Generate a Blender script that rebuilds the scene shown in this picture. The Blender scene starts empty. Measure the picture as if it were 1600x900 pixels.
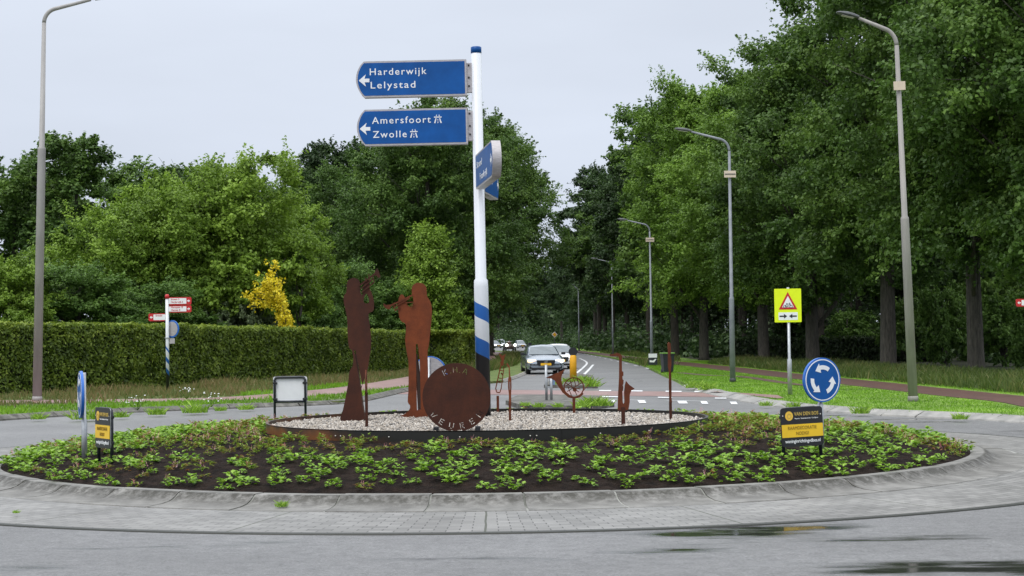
import bpy, bmesh, math, random
import numpy as np
from mathutils import Vector, Matrix, noise
from mathutils.geometry import tessellate_polygon
random.seed(7); RNG = np.random.default_rng(7)
S = bpy.context.scene
COL = S.collection
R = math.radians
PI = math.pi
# ------------------------------------------------------------------ camera
F = 2500.0; CAMZ = 1.7
pitch = math.atan(81/F); roll = R(0.8)
f_ = Vector((0, math.cos(pitch), math.sin(pitch)))
r0 = Vector((1, 0, 0)); u0 = Vector((0, -math.sin(pitch), math.cos(pitch)))
u_ = u0*math.cos(roll)+r0*math.sin(roll); r_ = r0*math.cos(roll)-u0*math.sin(roll)
cam = bpy.data.cameras.new('camera'); co = bpy.data.objects.new('camera', cam); COL.objects.link(co)
cam.sensor_width = 36; cam.lens = F/1600*36; cam.clip_end = 6000; cam.clip_start = 0.1
m = Matrix.Identity(4)
for i in range(3):
    m[i][0] = r_[i]; m[i][1] = u_[i]; m[i][2] = -f_[i]
m[2][3] = CAMZ
co.matrix_world = m
S.camera = co
# ------------------------------------------------------------------ sky and sun (overcast)
SUN_EL, SUN_AZ = R(58), R(215)      # azimuth clockwise from +Y
w = bpy.data.worlds.new('World'); S.world = w; w.use_nodes = True
nt = w.node_tree; nt.nodes.clear()
out = nt.nodes.new('ShaderNodeOutputWorld'); bg = nt.nodes.new('ShaderNodeBackground')
sky = nt.nodes.new('ShaderNodeTexSky'); sky.sky_type = 'NISHITA'; sky.sun_disc = False
sky.sun_elevation = SUN_EL; sky.sun_rotation = SUN_AZ; sky.dust_density = 3.0
tc = nt.nodes.new('ShaderNodeTexCoord'); sep = nt.nodes.new('ShaderNodeSeparateXYZ')
nt.links.new(tc.outputs['Generated'], sep.inputs[0])
ramp = nt.nodes.new('ShaderNodeValToRGB')
ramp.color_ramp.elements[0].position = 0.0; ramp.color_ramp.elements[0].color = (6.4, 7.0, 8.2, 1)
ramp.color_ramp.elements[1].position = 1.0; ramp.color_ramp.elements[1].color = (21.0, 21.4, 22.0, 1)
e = ramp.color_ramp.elements.new(0.24); e.color = (7.5, 8.1, 9.2, 1)
nt.links.new(sep.outputs['Z'], ramp.inputs[0])
ns = nt.nodes.new('ShaderNodeTexNoise'); ns.inputs['Scale'].default_value = 3.0; ns.inputs['Detail'].default_value = 4
mp = nt.nodes.new('ShaderNodeMapping'); mp.inputs['Scale'].default_value = (1, 1, 4)
nt.links.new(tc.outputs['Generated'], mp.inputs[0]); nt.links.new(mp.outputs[0], ns.inputs['Vector'])
nr = nt.nodes.new('ShaderNodeMapRange'); nr.inputs['From Min'].default_value = .3; nr.inputs['From Max'].default_value = .7
nr.inputs['To Min'].default_value = .93; nr.inputs['To Max'].default_value = 1.05
nt.links.new(ns.outputs['Fac'], nr.inputs['Value'])
mul = nt.nodes.new('ShaderNodeVectorMath'); mul.operation = 'SCALE'
nt.links.new(ramp.outputs[0], mul.inputs[0]); nt.links.new(nr.outputs[0], mul.inputs['Scale'])
mix = nt.nodes.new('ShaderNodeMix'); mix.data_type = 'RGBA'; mix.inputs['Factor'].default_value = 0.93
nt.links.new(sky.outputs[0], mix.inputs['A']); nt.links.new(mul.outputs[0], mix.inputs['B'])
nt.links.new(mix.outputs['Result'], bg.inputs['Color']); bg.inputs['Strength'].default_value = 0.105
nt.links.new(bg.outputs[0], out.inputs[0])
sl = bpy.data.lights.new('sun', 'SUN'); sl.energy = 1.5; sl.angle = R(25); sl.color = (1, .97, .92)
so = bpy.data.objects.new('sun', sl); COL.objects.link(so)
sd = Vector((math.sin(SUN_AZ)*math.cos(SUN_EL), math.cos(SUN_AZ)*math.cos(SUN_EL), math.sin(SUN_EL)))
so.rotation_euler = sd.to_track_quat('Z', 'Y').to_euler(); so.location = (0, 0, 40)
S.view_settings.view_transform = 'Standard'; S.view_settings.look = 'None'
S.view_settings.exposure = 0.0; S.view_settings.gamma = 1.0
S.render.resolution_x = 1024; S.render.resolution_y = 576
S.render.engine = 'CYCLES'

# ------------------------------------------------------------------ placing helpers
def ray(px, py):
    return f_*F + r_*(px-800) + u_*(450-py)
def G(px, py, z=0.0):
    d = ray(px, py); t = (z-CAMZ)/d.z
    return (d.x*t, d.y*t)
def Wp(px, py, D):
    d = ray(px, py); t = D/d.y
    return Vector((d.x*t, D, CAMZ+d.z*t))
CX, CY = -0.38, 23.12

# ------------------------------------------------------------------ object helpers
def tag(o, label=None, cat=None, group=None, kind=None):
    if label: o['label'] = label
    if cat: o['category'] = cat
    if group: o['group'] = group
    if kind: o['kind'] = kind
    return o
def empty(name, loc, rz=0, label=None, cat=None, group=None):
    o = bpy.data.objects.new(name, None); COL.objects.link(o); o.empty_display_size = .2
    o.location = loc; o.rotation_euler = (0, 0, rz)
    return tag(o, label, cat, group)
def link(name, me, mt=None, parent=None, loc=None):
    o = bpy.data.objects.new(name, me); COL.objects.link(o)
    if mt is not None and len(me.materials) == 0: me.materials.append(mt)
    if parent: o.parent = parent
    if loc is not None: o.location = loc
    return o
def kids(o): return [c for c in bpy.data.objects if c.parent == o]
def copy_tree(o, parent=None):
    c = o.copy(); COL.objects.link(c); c.parent = parent
    for ch in list(o.children): copy_tree(ch, c)
    return c
def mesh_np(name, v, f, smooth=False, tint=None):
    """v (N,3); f (M,k) int array"""
    me = bpy.data.meshes.new(name)
    v = np.asarray(v, dtype=np.float32); f = np.asarray(f, dtype=np.int32)
    M, k = f.shape
    me.vertices.add(len(v)); me.vertices.foreach_set('co', v.ravel())
    me.loops.add(M*k); me.loops.foreach_set('vertex_index', f.ravel())
    me.polygons.add(M); me.polygons.foreach_set('loop_start', np.arange(0, M*k, k, dtype=np.int32))
    me.polygons.foreach_set('loop_total', np.full(M, k, dtype=np.int32))
    if smooth: me.polygons.foreach_set('use_smooth', np.ones(M, dtype=bool))
    if tint is not None:
        a = me.attributes.new('tint', 'FLOAT', 'FACE'); a.data.foreach_set('value', np.asarray(tint, dtype=np.float32))
    me.update(calc_edges=True)
    return me
def mesh_bm(name, bm, smooth=False):
    me = bpy.data.meshes.new(name); bm.to_mesh(me); bm.free()
    if smooth:
        for p in me.polygons: p.use_smooth = True
    return me
def b_box(bm, c, s, rot=None, bevel=0.0):
    M = Matrix.Translation(c)
    if rot is not None: M = M @ rot
    g = bmesh.ops.create_cube(bm, size=1.0, matrix=M @ Matrix.Diagonal((s[0], s[1], s[2], 1)))
    if bevel > 0:
        es = list({e for v in g['verts'] for e in v.link_edges})
        bmesh.ops.bevel(bm, geom=es, offset=bevel, segments=2, affect='EDGES', profile=.6)
def b_tube(bm, pts, rads, seg=12, cap=True, squash=None):
    pts = [Vector(p) for p in pts]; rings = []
    if not isinstance(rads, (list, tuple)): rads = [rads]*len(pts)
    prev = None
    for i, p in enumerate(pts):
        a = pts[max(i-1, 0)]; b = pts[min(i+1, len(pts)-1)]
        t = (b-a).normalized() if (b-a).length > 1e-9 else Vector((0, 0, 1))
        if prev is None:
            n = t.orthogonal().normalized()
            if abs(t.z) > .9: n = (Vector((1, 0, 0))-t*t.x).normalized()
        else:
            n = (prev-t*prev.dot(t)).normalized()
        prev = n; bn = t.cross(n)
        rings.append([bm.verts.new(p+(n*math.cos(q*2*PI/seg)+bn*math.sin(q*2*PI/seg))*rads[i]) for q in range(seg)])
    for a, b in zip(rings, rings[1:]):
        for q in range(seg): bm.faces.new((a[q], a[(q+1) % seg], b[(q+1) % seg], b[q]))
    if cap:
        bm.faces.new(rings[0][::-1]); bm.faces.new(rings[-1])
def tube_me(name, pts, rads, seg=14, smooth=True):
    bm = bmesh.new(); b_tube(bm, pts, rads, seg)
    me = mesh_bm(name, bm)
    for p in me.polygons: p.use_smooth = len(p.vertices) == 4
    return me
def box_me(name, c, s, bevel=0.0, rot=None):
    bm = bmesh.new(); b_box(bm, c, s, rot, bevel); return mesh_bm(name, bm)
def prism_me(name, pts, z0, z1):
    """horizontal polygon -> prism (top and sides)"""
    n = len(pts); v = [(x, y, z1) for x, y in pts]+[(x, y, z0) for x, y in pts]
    tris = tessellate_polygon([[Vector((x, y, 0)) for x, y in pts]])
    me = bpy.data.meshes.new(name)
    fs = []
    for t in tris:
        a, b, c = [Vector(v[i]) for i in t]
        fs.append(tuple(t) if (b-a).cross(c-a).z > 0 else tuple(reversed(t)))
    for i in range(n):
        j = (i+1) % n; fs.append((i, j, n+j, n+i))
    me.from_pydata(v, [], fs); me.update(); return me
def sheet_me(name, pts, z):
    tris = tessellate_polygon([[Vector((x, y, 0)) for x, y in pts]]); v = [(x, y, z) for x, y in pts]; fs = []
    for t in tris:
        a, b, c = [Vector(v[i]) for i in t]
        fs.append(tuple(t) if (b-a).cross(c-a).z > 0 else tuple(reversed(t)))
    me = bpy.data.meshes.new(name); me.from_pydata(v, [], fs); me.update(); return me
def smooth_line(pts, n=8):
    """Catmull-Rom through 2D points"""
    P = [pts[0]]+list(pts)+[pts[-1]]; o = []
    for i in range(1, len(P)-2):
        for k in range(n):
            t = k/n; a, b, c, d = P[i-1], P[i], P[i+1], P[i+2]
            o.append(tuple(.5*((2*b[j])+(-a[j]+c[j])*t+(2*a[j]-5*b[j]+4*c[j]-d[j])*t*t+(-a[j]+3*b[j]-3*c[j]+d[j])*t**3) for j in (0, 1)))
    o.append(tuple(pts[-1])); return o
def strip_me(name, line, wid, z, height=0, off=0.0):
    """ribbon along a 2D line; with height it gets sides"""
    L = []; Rr = []
    for i, p in enumerate(line):
        a = Vector(line[max(i-1, 0)]); b = Vector(line[min(i+1, len(line)-1)]); t = (b-a).normalized(); n = Vector((-t.y, t.x))
        ww = wid[i] if isinstance(wid, list) else wid
        c = Vector(p)+n*off
        L.append(c+n*ww/2); Rr.append(c-n*ww/2)
    v = []; fs = []
    for a, b in zip(L, Rr):
        v += [(a.x, a.y, z), (b.x, b.y, z)]
        if height: v += [(a.x, a.y, z-height), (b.x, b.y, z-height)]
    k = 4 if height else 2
    for i in range(len(L)-1):
        o = i*k; q = o+k
        fs.append((o, o+1, q+1, q))
        if height: fs += [(o+1, o+3, q+3, q+1), (o+2, o, q, q+2)]
    if height: fs += [(0, 2, 3, 1), (len(v)-4, len(v)-3, len(v)-1, len(v)-2)]
    me = bpy.data.meshes.new(name); me.from_pydata(v, [], fs); me.update(); return me
DG = None
def curve_to_mesh(cu, name):
    o = bpy.data.objects.new('tmp', cu); COL.objects.link(o)
    dg = bpy.context.evaluated_depsgraph_get(); dg.update()
    me = bpy.data.meshes.new_from_object(o.evaluated_get(dg)); me.name = name
    bpy.data.objects.remove(o); bpy.data.curves.remove(cu)
    return me
def to_xz(me, dx=0, dy=0, dz=0):
    for v in me.vertices: v.co = Vector((v.co.x+dx, -v.co.z+dy, v.co.y+dz))
    me.update(); return me
def plate_me(name, outline, holes=(), th=0.008, y=0.0, more=()):
    """flat plate in the XZ plane with real thickness"""
    cu = bpy.data.curves.new('c', 'CURVE'); cu.dimensions = '2D'; cu.fill_mode = 'BOTH'; cu.extrude = th/2
    for poly in [outline]+list(more)+list(holes):
        s = cu.splines.new('POLY'); s.points.add(len(poly)-1)
        for i, (x, z) in enumerate(poly): s.points[i].co = (x, z, 0, 1)
        s.use_cyclic_u = True
    me = curve_to_mesh(cu, name); me.materials.clear()
    return to_xz(me, 0, y, 0)
def text_me(name, txt, h, width=None, x=0, z=0, y=0, space=1.0, align='LEFT', th=0.003, bold=0.0):
    cu = bpy.data.curves.new('t', 'FONT'); cu.body = txt; cu.size = 1; cu.space_character = space; cu.extrude = .002; cu.resolution_u = 3
    cu.offset = bold
    me = curve_to_mesh(cu, name); me.materials.clear()
    xs = [v.co.x for v in me.vertices]; x0, x1 = min(xs), max(xs)
    s = h/0.70
    sx = s if width is None else width/(x1-x0)
    if align == 'CENTER': ox = x-sx*(x0+x1)/2
    else: ox = x-sx*x0
    for v in me.vertices:
        v.co = Vector((v.co.x*sx+ox, y-(th/2 if v.co.z > 0 else -th/2), v.co.y*s+z))
    me.update(); return me
def ngon(cx, cz, r, n=40, rz=None, a0=0, a1=2*PI):
    return [(cx+r*math.cos(a0+(a1-a0)*i/n), cz+(rz or r)*math.sin(a0+(a1-a0)*i/n)) for i in range(n if a1-a0 > 6.28 else n+1)]
def rrect(x0, z0, x1, z1, r, n=5):
    o = []
    for cx, cz, a in ((x1-r, z1-r, 0), (x0+r, z1-r, PI/2), (x0+r, z0+r, PI), (x1-r, z0+r, 1.5*PI)):
        for i in range(n+1): o.append((cx+r*math.cos(a+PI/2*i/n), cz+r*math.sin(a+PI/2*i/n)))
    return o

# ------------------------------------------------------------------ materials
def nmat(name):
    m = bpy.data.materials.new(name); m.use_nodes = True; n = m.node_tree
    return m, n, n.nodes['Principled BSDF']
def N(n, t, **kw):
    x = n.nodes.new(t)
    for k, v in kw.items():
        if hasattr(x, k): setattr(x, k, v)
        else: x.inputs[k.replace('_', ' ')].default_value = v
    return x
def noise_mat(name, c1, c2, scale=5, rough=.6, bump=0.0, bscale=None, detail=6, metal=0.0, c3=None, spec=.5, coord='Object', lo=.35, hi=.65, stretch=(1, 1, 1), bdist=.02, coat=0.0):
    m, n, b = nmat(name); tcx = N(n, 'ShaderNodeTexCoord'); mp = N(n, 'ShaderNodeMapping'); mp.inputs['Scale'].default_value = stretch
    n.links.new(tcx.outputs[coord], mp.inputs[0])
    t = N(n, 'ShaderNodeTexNoise', Scale=scale, Detail=detail, Roughness=.6); n.links.new(mp.outputs[0], t.inputs['Vector'])
    r = n.nodes.new('ShaderNodeValToRGB'); r.color_ramp.elements[0].position = lo; r.color_ramp.elements[1].position = hi
    r.color_ramp.elements[0].color = (*c1, 1); r.color_ramp.elements[1].color = (*c2, 1)
    if c3: q = r.color_ramp.elements.new((lo+hi)/2); q.color = (*c3, 1)
    n.links.new(t.outputs['Fac'], r.inputs[0]); n.links.new(r.outputs[0], b.inputs['Base Color'])
    b.inputs['Roughness'].default_value = rough; b.inputs['Metallic'].default_value = metal; b.inputs['Specular IOR Level'].default_value = spec
    b.inputs['Coat Weight'].default_value = coat
    if bump:
        t2 = N(n, 'ShaderNodeTexNoise', Scale=bscale or scale*4, Detail=5); n.links.new(mp.outputs[0], t2.inputs['Vector'])
        bp = N(n, 'ShaderNodeBump', Strength=bump, Distance=bdist); n.links.new(t2.outputs['Fac'], bp.inputs['Height']); n.links.new(bp.outputs[0], b.inputs['Normal'])
    return m
def plain(name, c, rough=.45, metal=0.0, var=.12, scale=6, spec=.5, coat=0):
    return noise_mat(name, tuple(x*(1-var) for x in c), tuple(min(1, x*(1+var)) for x in c), scale=scale, rough=rough, metal=metal, spec=spec, coat=coat)
def leaf_mat(name, cols, rough=.5, trans=.35, var=.5, spec=.35):
    """colour from the per-leaf tint attribute and a slow object noise"""
    m, n, b = nmat(name)
    a = N(n, 'ShaderNodeAttribute', attribute_name='tint'); r = n.nodes.new('ShaderNodeValToRGB')
    els = r.color_ramp.elements
    els[0].position = 0; els[0].color = (*cols[0], 1); els[1].position = 1; els[1].color = (*cols[-1], 1)
    for i, c in enumerate(cols[1:-1]): q = els.new((i+1)/(len(cols)-1)); q.color = (*c, 1)
    n.links.new(a.outputs['Fac'], r.inputs[0])
    n.links.new(r.outputs[0], b.inputs['Base Color']); b.inputs['Roughness'].default_value = rough; b.inputs['Specular IOR Level'].default_value = spec
    tr = N(n, 'ShaderNodeBsdfTranslucent'); n.links.new(r.outputs[0], tr.inputs['Color'])
    ms = N(n, 'ShaderNodeMixShader'); ms.inputs[0].default_value = trans
    n.links.new(b.outputs[0], ms.inputs[1]); n.links.new(tr.outputs[0], ms.inputs[2]); n.links.new(ms.outputs[0], n.nodes['Material Output'].inputs['Surface'])
    return m
def emit_mat(name, c, s):
    m, n, b = nmat(name); b.inputs['Emission Color'].default_value = (*c, 1); b.inputs['Emission Strength'].default_value = s; b.inputs['Base Color'].default_value = (*c, 1)
    return m

M = {}
M['steel'] = noise_mat('galvanised_steel', (.33, .35, .37), (.46, .48, .5), 9, .42, .05, metal=.6)
M['lamp_grey'] = noise_mat('lamp_column_paint', (.27, .262, .258), (.37, .36, .352), 3, .55, .05, stretch=(1, 1, .3))
M['lamp_conc'] = noise_mat('lamp_column_pale', (.24, .23, .215), (.33, .315, .295), 3, .6, .08, stretch=(2, 2, .3))
M['lamp_cool'] = noise_mat('lamp_column_cool', (.16, .18, .2), (.24, .26, .29), 3, .5, .05)
M['dark_head'] = plain('lamp_head_grey', (.06, .065, .07), .4)
M['glass_lamp'] = plain('lamp_glass', (.5, .5, .48), .2)
M['alu'] = noise_mat('brushed_aluminium', (.36, .34, .35), (.5, .48, .49), 14, .42, 0, metal=.35, stretch=(1, 1, 8))
M['blue'] = plain('sign_blue_sheet', (.004, .08, .30), .4, var=.14, scale=3, spec=.25)
M['blue_rim'] = plain('sign_blue_rim', (.02, .13, .48), .35, var=.05)
M['white'] = plain('white_sign_sheet', (.78, .8, .82), .4, var=.04)
M['white_paint'] = noise_mat('white_gloss_paint', (.66, .69, .74), (.78, .81, .86), 5, .3, .03, stretch=(1, 1, .4))
M['black'] = plain('black_plastic', (.012, .013, .016), .35, var=.2)
M['anthracite'] = plain('anthracite_frame', (.018, .022, .03), .4, var=.2)
M['yellow'] = plain('yellow_panel', (.78, .50, .02), .4, var=.05)
M['gold'] = plain('gold_emblem', (.75, .48, .06), .4, var=.15)
M['dim_gold'] = plain('gold_lettering', (.5, .36, .08), .5, var=.1)
M['brown_ink'] = plain('brown_lettering', (.28, .17, .01), .5, var=.1)
M['bolt'] = plain('bolt_head', (.62, .6, .55), .3, var=.1)
M['red'] = plain('red_sign_sheet', (.5, .02, .025), .4, var=.05)
M['fluor'] = plain('fluorescent_yellow', (.72, .86, .005), .45, var=.04)
M['beige'] = plain('beige_plate', (.62, .52, .42), .5, var=.06)
M['green_lid'] = plain('green_bin_rim', (.16, .36, .05), .45)
M['orange_post'] = plain('amber_post', (.72, .36, .01), .45, var=.08)
# corten steel
def corten(name, dark, mid, orange, amt=.6, rough=.62):
    m, n, b = nmat(name); tcx = N(n, 'ShaderNodeTexCoord')
    t = N(n, 'ShaderNodeTexNoise', Scale=3.0, Detail=9, Roughness=.65); n.links.new(tcx.outputs['Object'], t.inputs['Vector'])
    r = n.nodes.new('ShaderNodeValToRGB'); e = r.color_ramp.elements
    e[0].position = .3; e[0].color = (*dark, 1); e[1].position = .78; e[1].color = (*orange, 1); q = e.new(.3+.4*(1-amt)+.12); q.color = (*mid, 1)
    n.links.new(t.outputs['Fac'], r.inputs[0])
    t2 = N(n, 'ShaderNodeTexNoise', Scale=60, Detail=4); n.links.new(tcx.outputs['Object'], t2.inputs['Vector'])
    mr = N(n, 'ShaderNodeMapRange'); mr.inputs['To Min'].default_value = .75; mr.inputs['To Max'].default_value = 1.25; n.links.new(t2.outputs['Fac'], mr.inputs['Value'])
    vm = N(n, 'ShaderNodeVectorMath', operation='SCALE'); n.links.new(r.outputs[0], vm.inputs[0]); n.links.new(mr.outputs[0], vm.inputs['Scale'])
    n.links.new(vm.outputs[0], b.inputs['Base Color']); b.inputs['Roughness'].default_value = rough; b.inputs['Specular IOR Level'].default_value = .2
    bp = N(n, 'ShaderNodeBump', Strength=.25, Distance=.004); n.links.new(t2.outputs['Fac'], bp.inputs['Height']); n.links.new(bp.outputs[0], b.inputs['Normal'])
    return m
M['corten_dark'] = corten('corten_steel_dark', (.035, .014, .010), (.068, .022, .012), (.13, .040, .014), .5)
M['corten'] = corten('corten_steel', (.06, .018, .010), (.135, .036, .014), (.22, .065, .019), .6)
M['corten_bright'] = corten('corten_steel_orange', (.10, .028, .012), (.18, .046, .016), (.27, .075, .021), .6)
# ring: dark wet steel with orange rust bloom near its foot
def ring_mat():
    m, n, b = nmat('wet_edging_steel'); tcx = N(n, 'ShaderNodeTexCoord'); s = N(n, 'ShaderNodeSeparateXYZ'); n.links.new(tcx.outputs['Object'], s.inputs[0])
    t = N(n, 'ShaderNodeTexNoise', Scale=1.6, Detail=6, Roughness=.6); n.links.new(tcx.outputs['Object'], t.inputs['Vector'])
    # more rust towards -x
    a = N(n, 'ShaderNodeMapRange'); a.inputs['From Min'].default_value = -.2; a.inputs['From Max'].default_value = -2.4; a.inputs['To Min'].default_value = -.32; a.inputs['To Max'].default_value = .16
    n.links.new(s.outputs['X'], a.inputs['Value'])
    ad = N(n, 'ShaderNodeMath', operation='ADD'); n.links.new(t.outputs['Fac'], ad.inputs[0]); n.links.new(a.outputs[0], ad.inputs[1])
    zz = N(n, 'ShaderNodeMapRange'); zz.inputs['From Min'].default_value = .41; zz.inputs['From Max'].default_value = .57; zz.inputs['To Min'].default_value = .12; zz.inputs['To Max'].default_value = -.12
    n.links.new(s.outputs['Z'], zz.inputs['Value'])
    ad2 = N(n, 'ShaderNodeMath', operation='ADD'); n.links.new(ad.outputs[0], ad2.inputs[0]); n.links.new(zz.outputs[0], ad2.inputs[1])
    r = n.nodes.new('ShaderNodeValToRGB'); e = r.color_ramp.elements
    e[0].position = .35; e[0].color = (.012, .012, .010, 1); e[1].position = .72; e[1].color = (.17, .062, .018, 1); q = e.new(.55); q.color = (.045, .022, .013, 1)
    n.links.new(ad2.outputs[0], r.inputs[0]); n.links.new(r.outputs[0], b.inputs['Base Color'])
    b.inputs['Roughness'].default_value = .42
    return m
M['ring'] = ring_mat()

# ---- wet asphalt with puddles
def asphalt_mat():
    m, n, b = nmat('wet_asphalt'); tcx = N(n, 'ShaderNodeTexCoord')
    fine = N(n, 'ShaderNodeTexNoise', Scale=38, Detail=8, Roughness=.85); n.links.new(tcx.outputs['Object'], fine.inputs['Vector'])
    mp = N(n, 'ShaderNodeMapping'); mp.inputs['Scale'].default_value = (.35, 1.1, 1); n.links.new(tcx.outputs['Object'], mp.inputs[0])
    big = N(n, 'ShaderNodeTexNoise', Scale=.9, Detail=5, Roughness=.55); n.links.new(mp.outputs[0], big.inputs['Vector'])
    r = n.nodes.new('ShaderNodeValToRGB'); e = r.color_ramp.elements
    e[0].position = .40; e[0].color = (.065, .066, .067, 1); e[1].position = .60; e[1].color = (.255, .256, .26, 1)
    md = N(n, 'ShaderNodeTexNoise', Scale=7, Detail=10, Roughness=.8); n.links.new(tcx.outputs['Object'], md.inputs['Vector'])
    mf = N(n, 'ShaderNodeMix', data_type='FLOAT'); mf.inputs['Factor'].default_value = .33; n.links.new(fine.outputs['Fac'], mf.inputs['A']); n.links.new(md.outputs['Fac'], mf.inputs['B']); n.links.new(mf.outputs['Result'], r.inputs[0])
    # puddle mask
    pm = N(n, 'ShaderNodeMapRange'); pm.inputs['From Min'].default_value = .575; pm.inputs['From Max'].default_value = .67
    sx = N(n, 'ShaderNodeSeparateXYZ'); n.links.new(tcx.outputs['Object'], sx.inputs[0])
    bx = N(n, 'ShaderNodeMapRange'); bx.inputs['From Min'].default_value = -3; bx.inputs['From Max'].default_value = 4.5; bx.inputs['To Min'].default_value = -.05; bx.inputs['To Max'].default_value = .085
    n.links.new(sx.outputs['X'], bx.inputs['Value']); ad = N(n, 'ShaderNodeMath', operation='ADD'); n.links.new(big.outputs['Fac'], ad.inputs[0]); by = N(n, 'ShaderNodeMapRange'); by.inputs['From Min'].default_value = 13; by.inputs['From Max'].default_value = 45; by.inputs['To Min'].default_value = 0.0; by.inputs['To Max'].default_value = -.16; n.links.new(sx.outputs['Y'], by.inputs['Value']); ab = N(n, 'ShaderNodeMath', operation='ADD'); n.links.new(bx.outputs[0], ab.inputs[0]); n.links.new(by.outputs[0], ab.inputs[1]); n.links.new(ab.outputs[0], ad.inputs[1])
    n.links.new(ad.outputs[0], pm.inputs['Value'])
    mc = N(n, 'ShaderNodeMix', data_type='RGBA'); mc.inputs['B'].default_value = (.03, .03, .03, 1)
    n.links.new(pm.outputs[0], mc.inputs['Factor']); n.links.new(r.outputs[0], mc.inputs['A'])
    # slow tone change (worn lanes)
    mp2 = N(n, 'ShaderNodeMapping'); mp2.inputs['Scale'].default_value = (.6, .6, 1); n.links.new(tcx.outputs['Object'], mp2.inputs[0])
    slow = N(n, 'ShaderNodeTexNoise', Scale=.6, Detail=3); n.links.new(mp2.outputs[0], slow.inputs['Vector'])
    sm = N(n, 'ShaderNodeMapRange'); sm.inputs['From Min'].default_value = .3; sm.inputs['From Max'].default_value = .7; sm.inputs['To Min'].default_value = .8; sm.inputs['To Max'].default_value = 1.15
    n.links.new(slow.outputs['Fac'], sm.inputs['Value'])
    vm = N(n, 'ShaderNodeVectorMath', operation='SCALE'); n.links.new(mc.outputs['Result'], vm.inputs[0]); n.links.new(sm.outputs[0], vm.inputs['Scale'])
    n.links.new(vm.outputs[0], b.inputs['Base Color'])
    rr = N(n, 'ShaderNodeMapRange'); rr.inputs['To Min'].default_value = .5; rr.inputs['To Max'].default_value = .07; n.links.new(pm.outputs[0], rr.inputs['Value'])
    n.links.new(rr.outputs[0], b.inputs['Roughness'])
    bs = N(n, 'ShaderNodeMapRange'); bs.inputs['To Min'].default_value = .55; bs.inputs['To Max'].default_value = 0.0; n.links.new(pm.outputs[0], bs.inputs['Value'])
    bp = N(n, 'ShaderNodeBump', Distance=.012); n.links.new(fine.outputs['Fac'], bp.inputs['Height']); n.links.new(bs.outputs[0], bp.inputs['Strength']); n.links.new(bp.outputs[0], b.inputs['Normal'])
    return m
M['asphalt'] = asphalt_mat()
M['ground'] = noise_mat('meadow_ground', (.02, .03, .012), (.06, .08, .025), .8, .9, .3, bscale=20)
M['lawn'] = noise_mat('lawn_turf', (.09, .17, .014), (.20, .36, .028), .55, .85, .8, bscale=45, detail=10, stretch=(1, 1, 1), bdist=.05)
M['dry_turf'] = noise_mat('rough_verge_turf', (.05, .09, .015), (.15, .17, .05), 1.2, .9, .8, bscale=30, detail=9, c3=(.09, .14, .025))
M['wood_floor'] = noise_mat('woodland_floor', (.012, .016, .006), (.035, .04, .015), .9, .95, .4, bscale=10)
M['soil'] = noise_mat('wet_planting_soil', (.006, .004, .0032), (.026, .017, .013), 7, .95, 1.0, bscale=28, detail=10, bdist=.05, spec=.12)
M['concrete'] = noise_mat('weathered_concrete', (.04, .037, .028), (.165, .158, .14), 4.2, .65, .6, bscale=40, detail=14, c3=(.10, .097, .085))
M['concrete_pale'] = noise_mat('pale_concrete_kerb', (.2, .2, .19), (.34, .33, .31), 2.5, .6, .15, detail=8)
M['red_asphalt'] = noise_mat('red_cycle_asphalt', (.20, .11, .10), (.31, .19, .175), 1.6, .42, .2, bscale=70, detail=8)
M['red_brick'] = noise_mat('brown_red_cycle_path', (.07, .034, .026), (.115, .056, .043), 2.6, .5, .3, bscale=40, detail=8)
M['marking'] = noise_mat('worn_road_paint', (.45, .46, .47), (.8, .82, .84), 8, .45, 0, detail=8, lo=.3, hi=.5)
M['bark'] = noise_mat('tree_bark', (.036, .033, .028), (.10, .09, .074), 5, .9, 1.0, bscale=9, detail=8, stretch=(3, 3, .5), bdist=.08)
M['bark_dark'] = noise_mat('wood_bark', (.02, .02, .016), (.06, .052, .04), 5, .95, .8, bscale=9, stretch=(3, 3, .5), bdist=.06)
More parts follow.
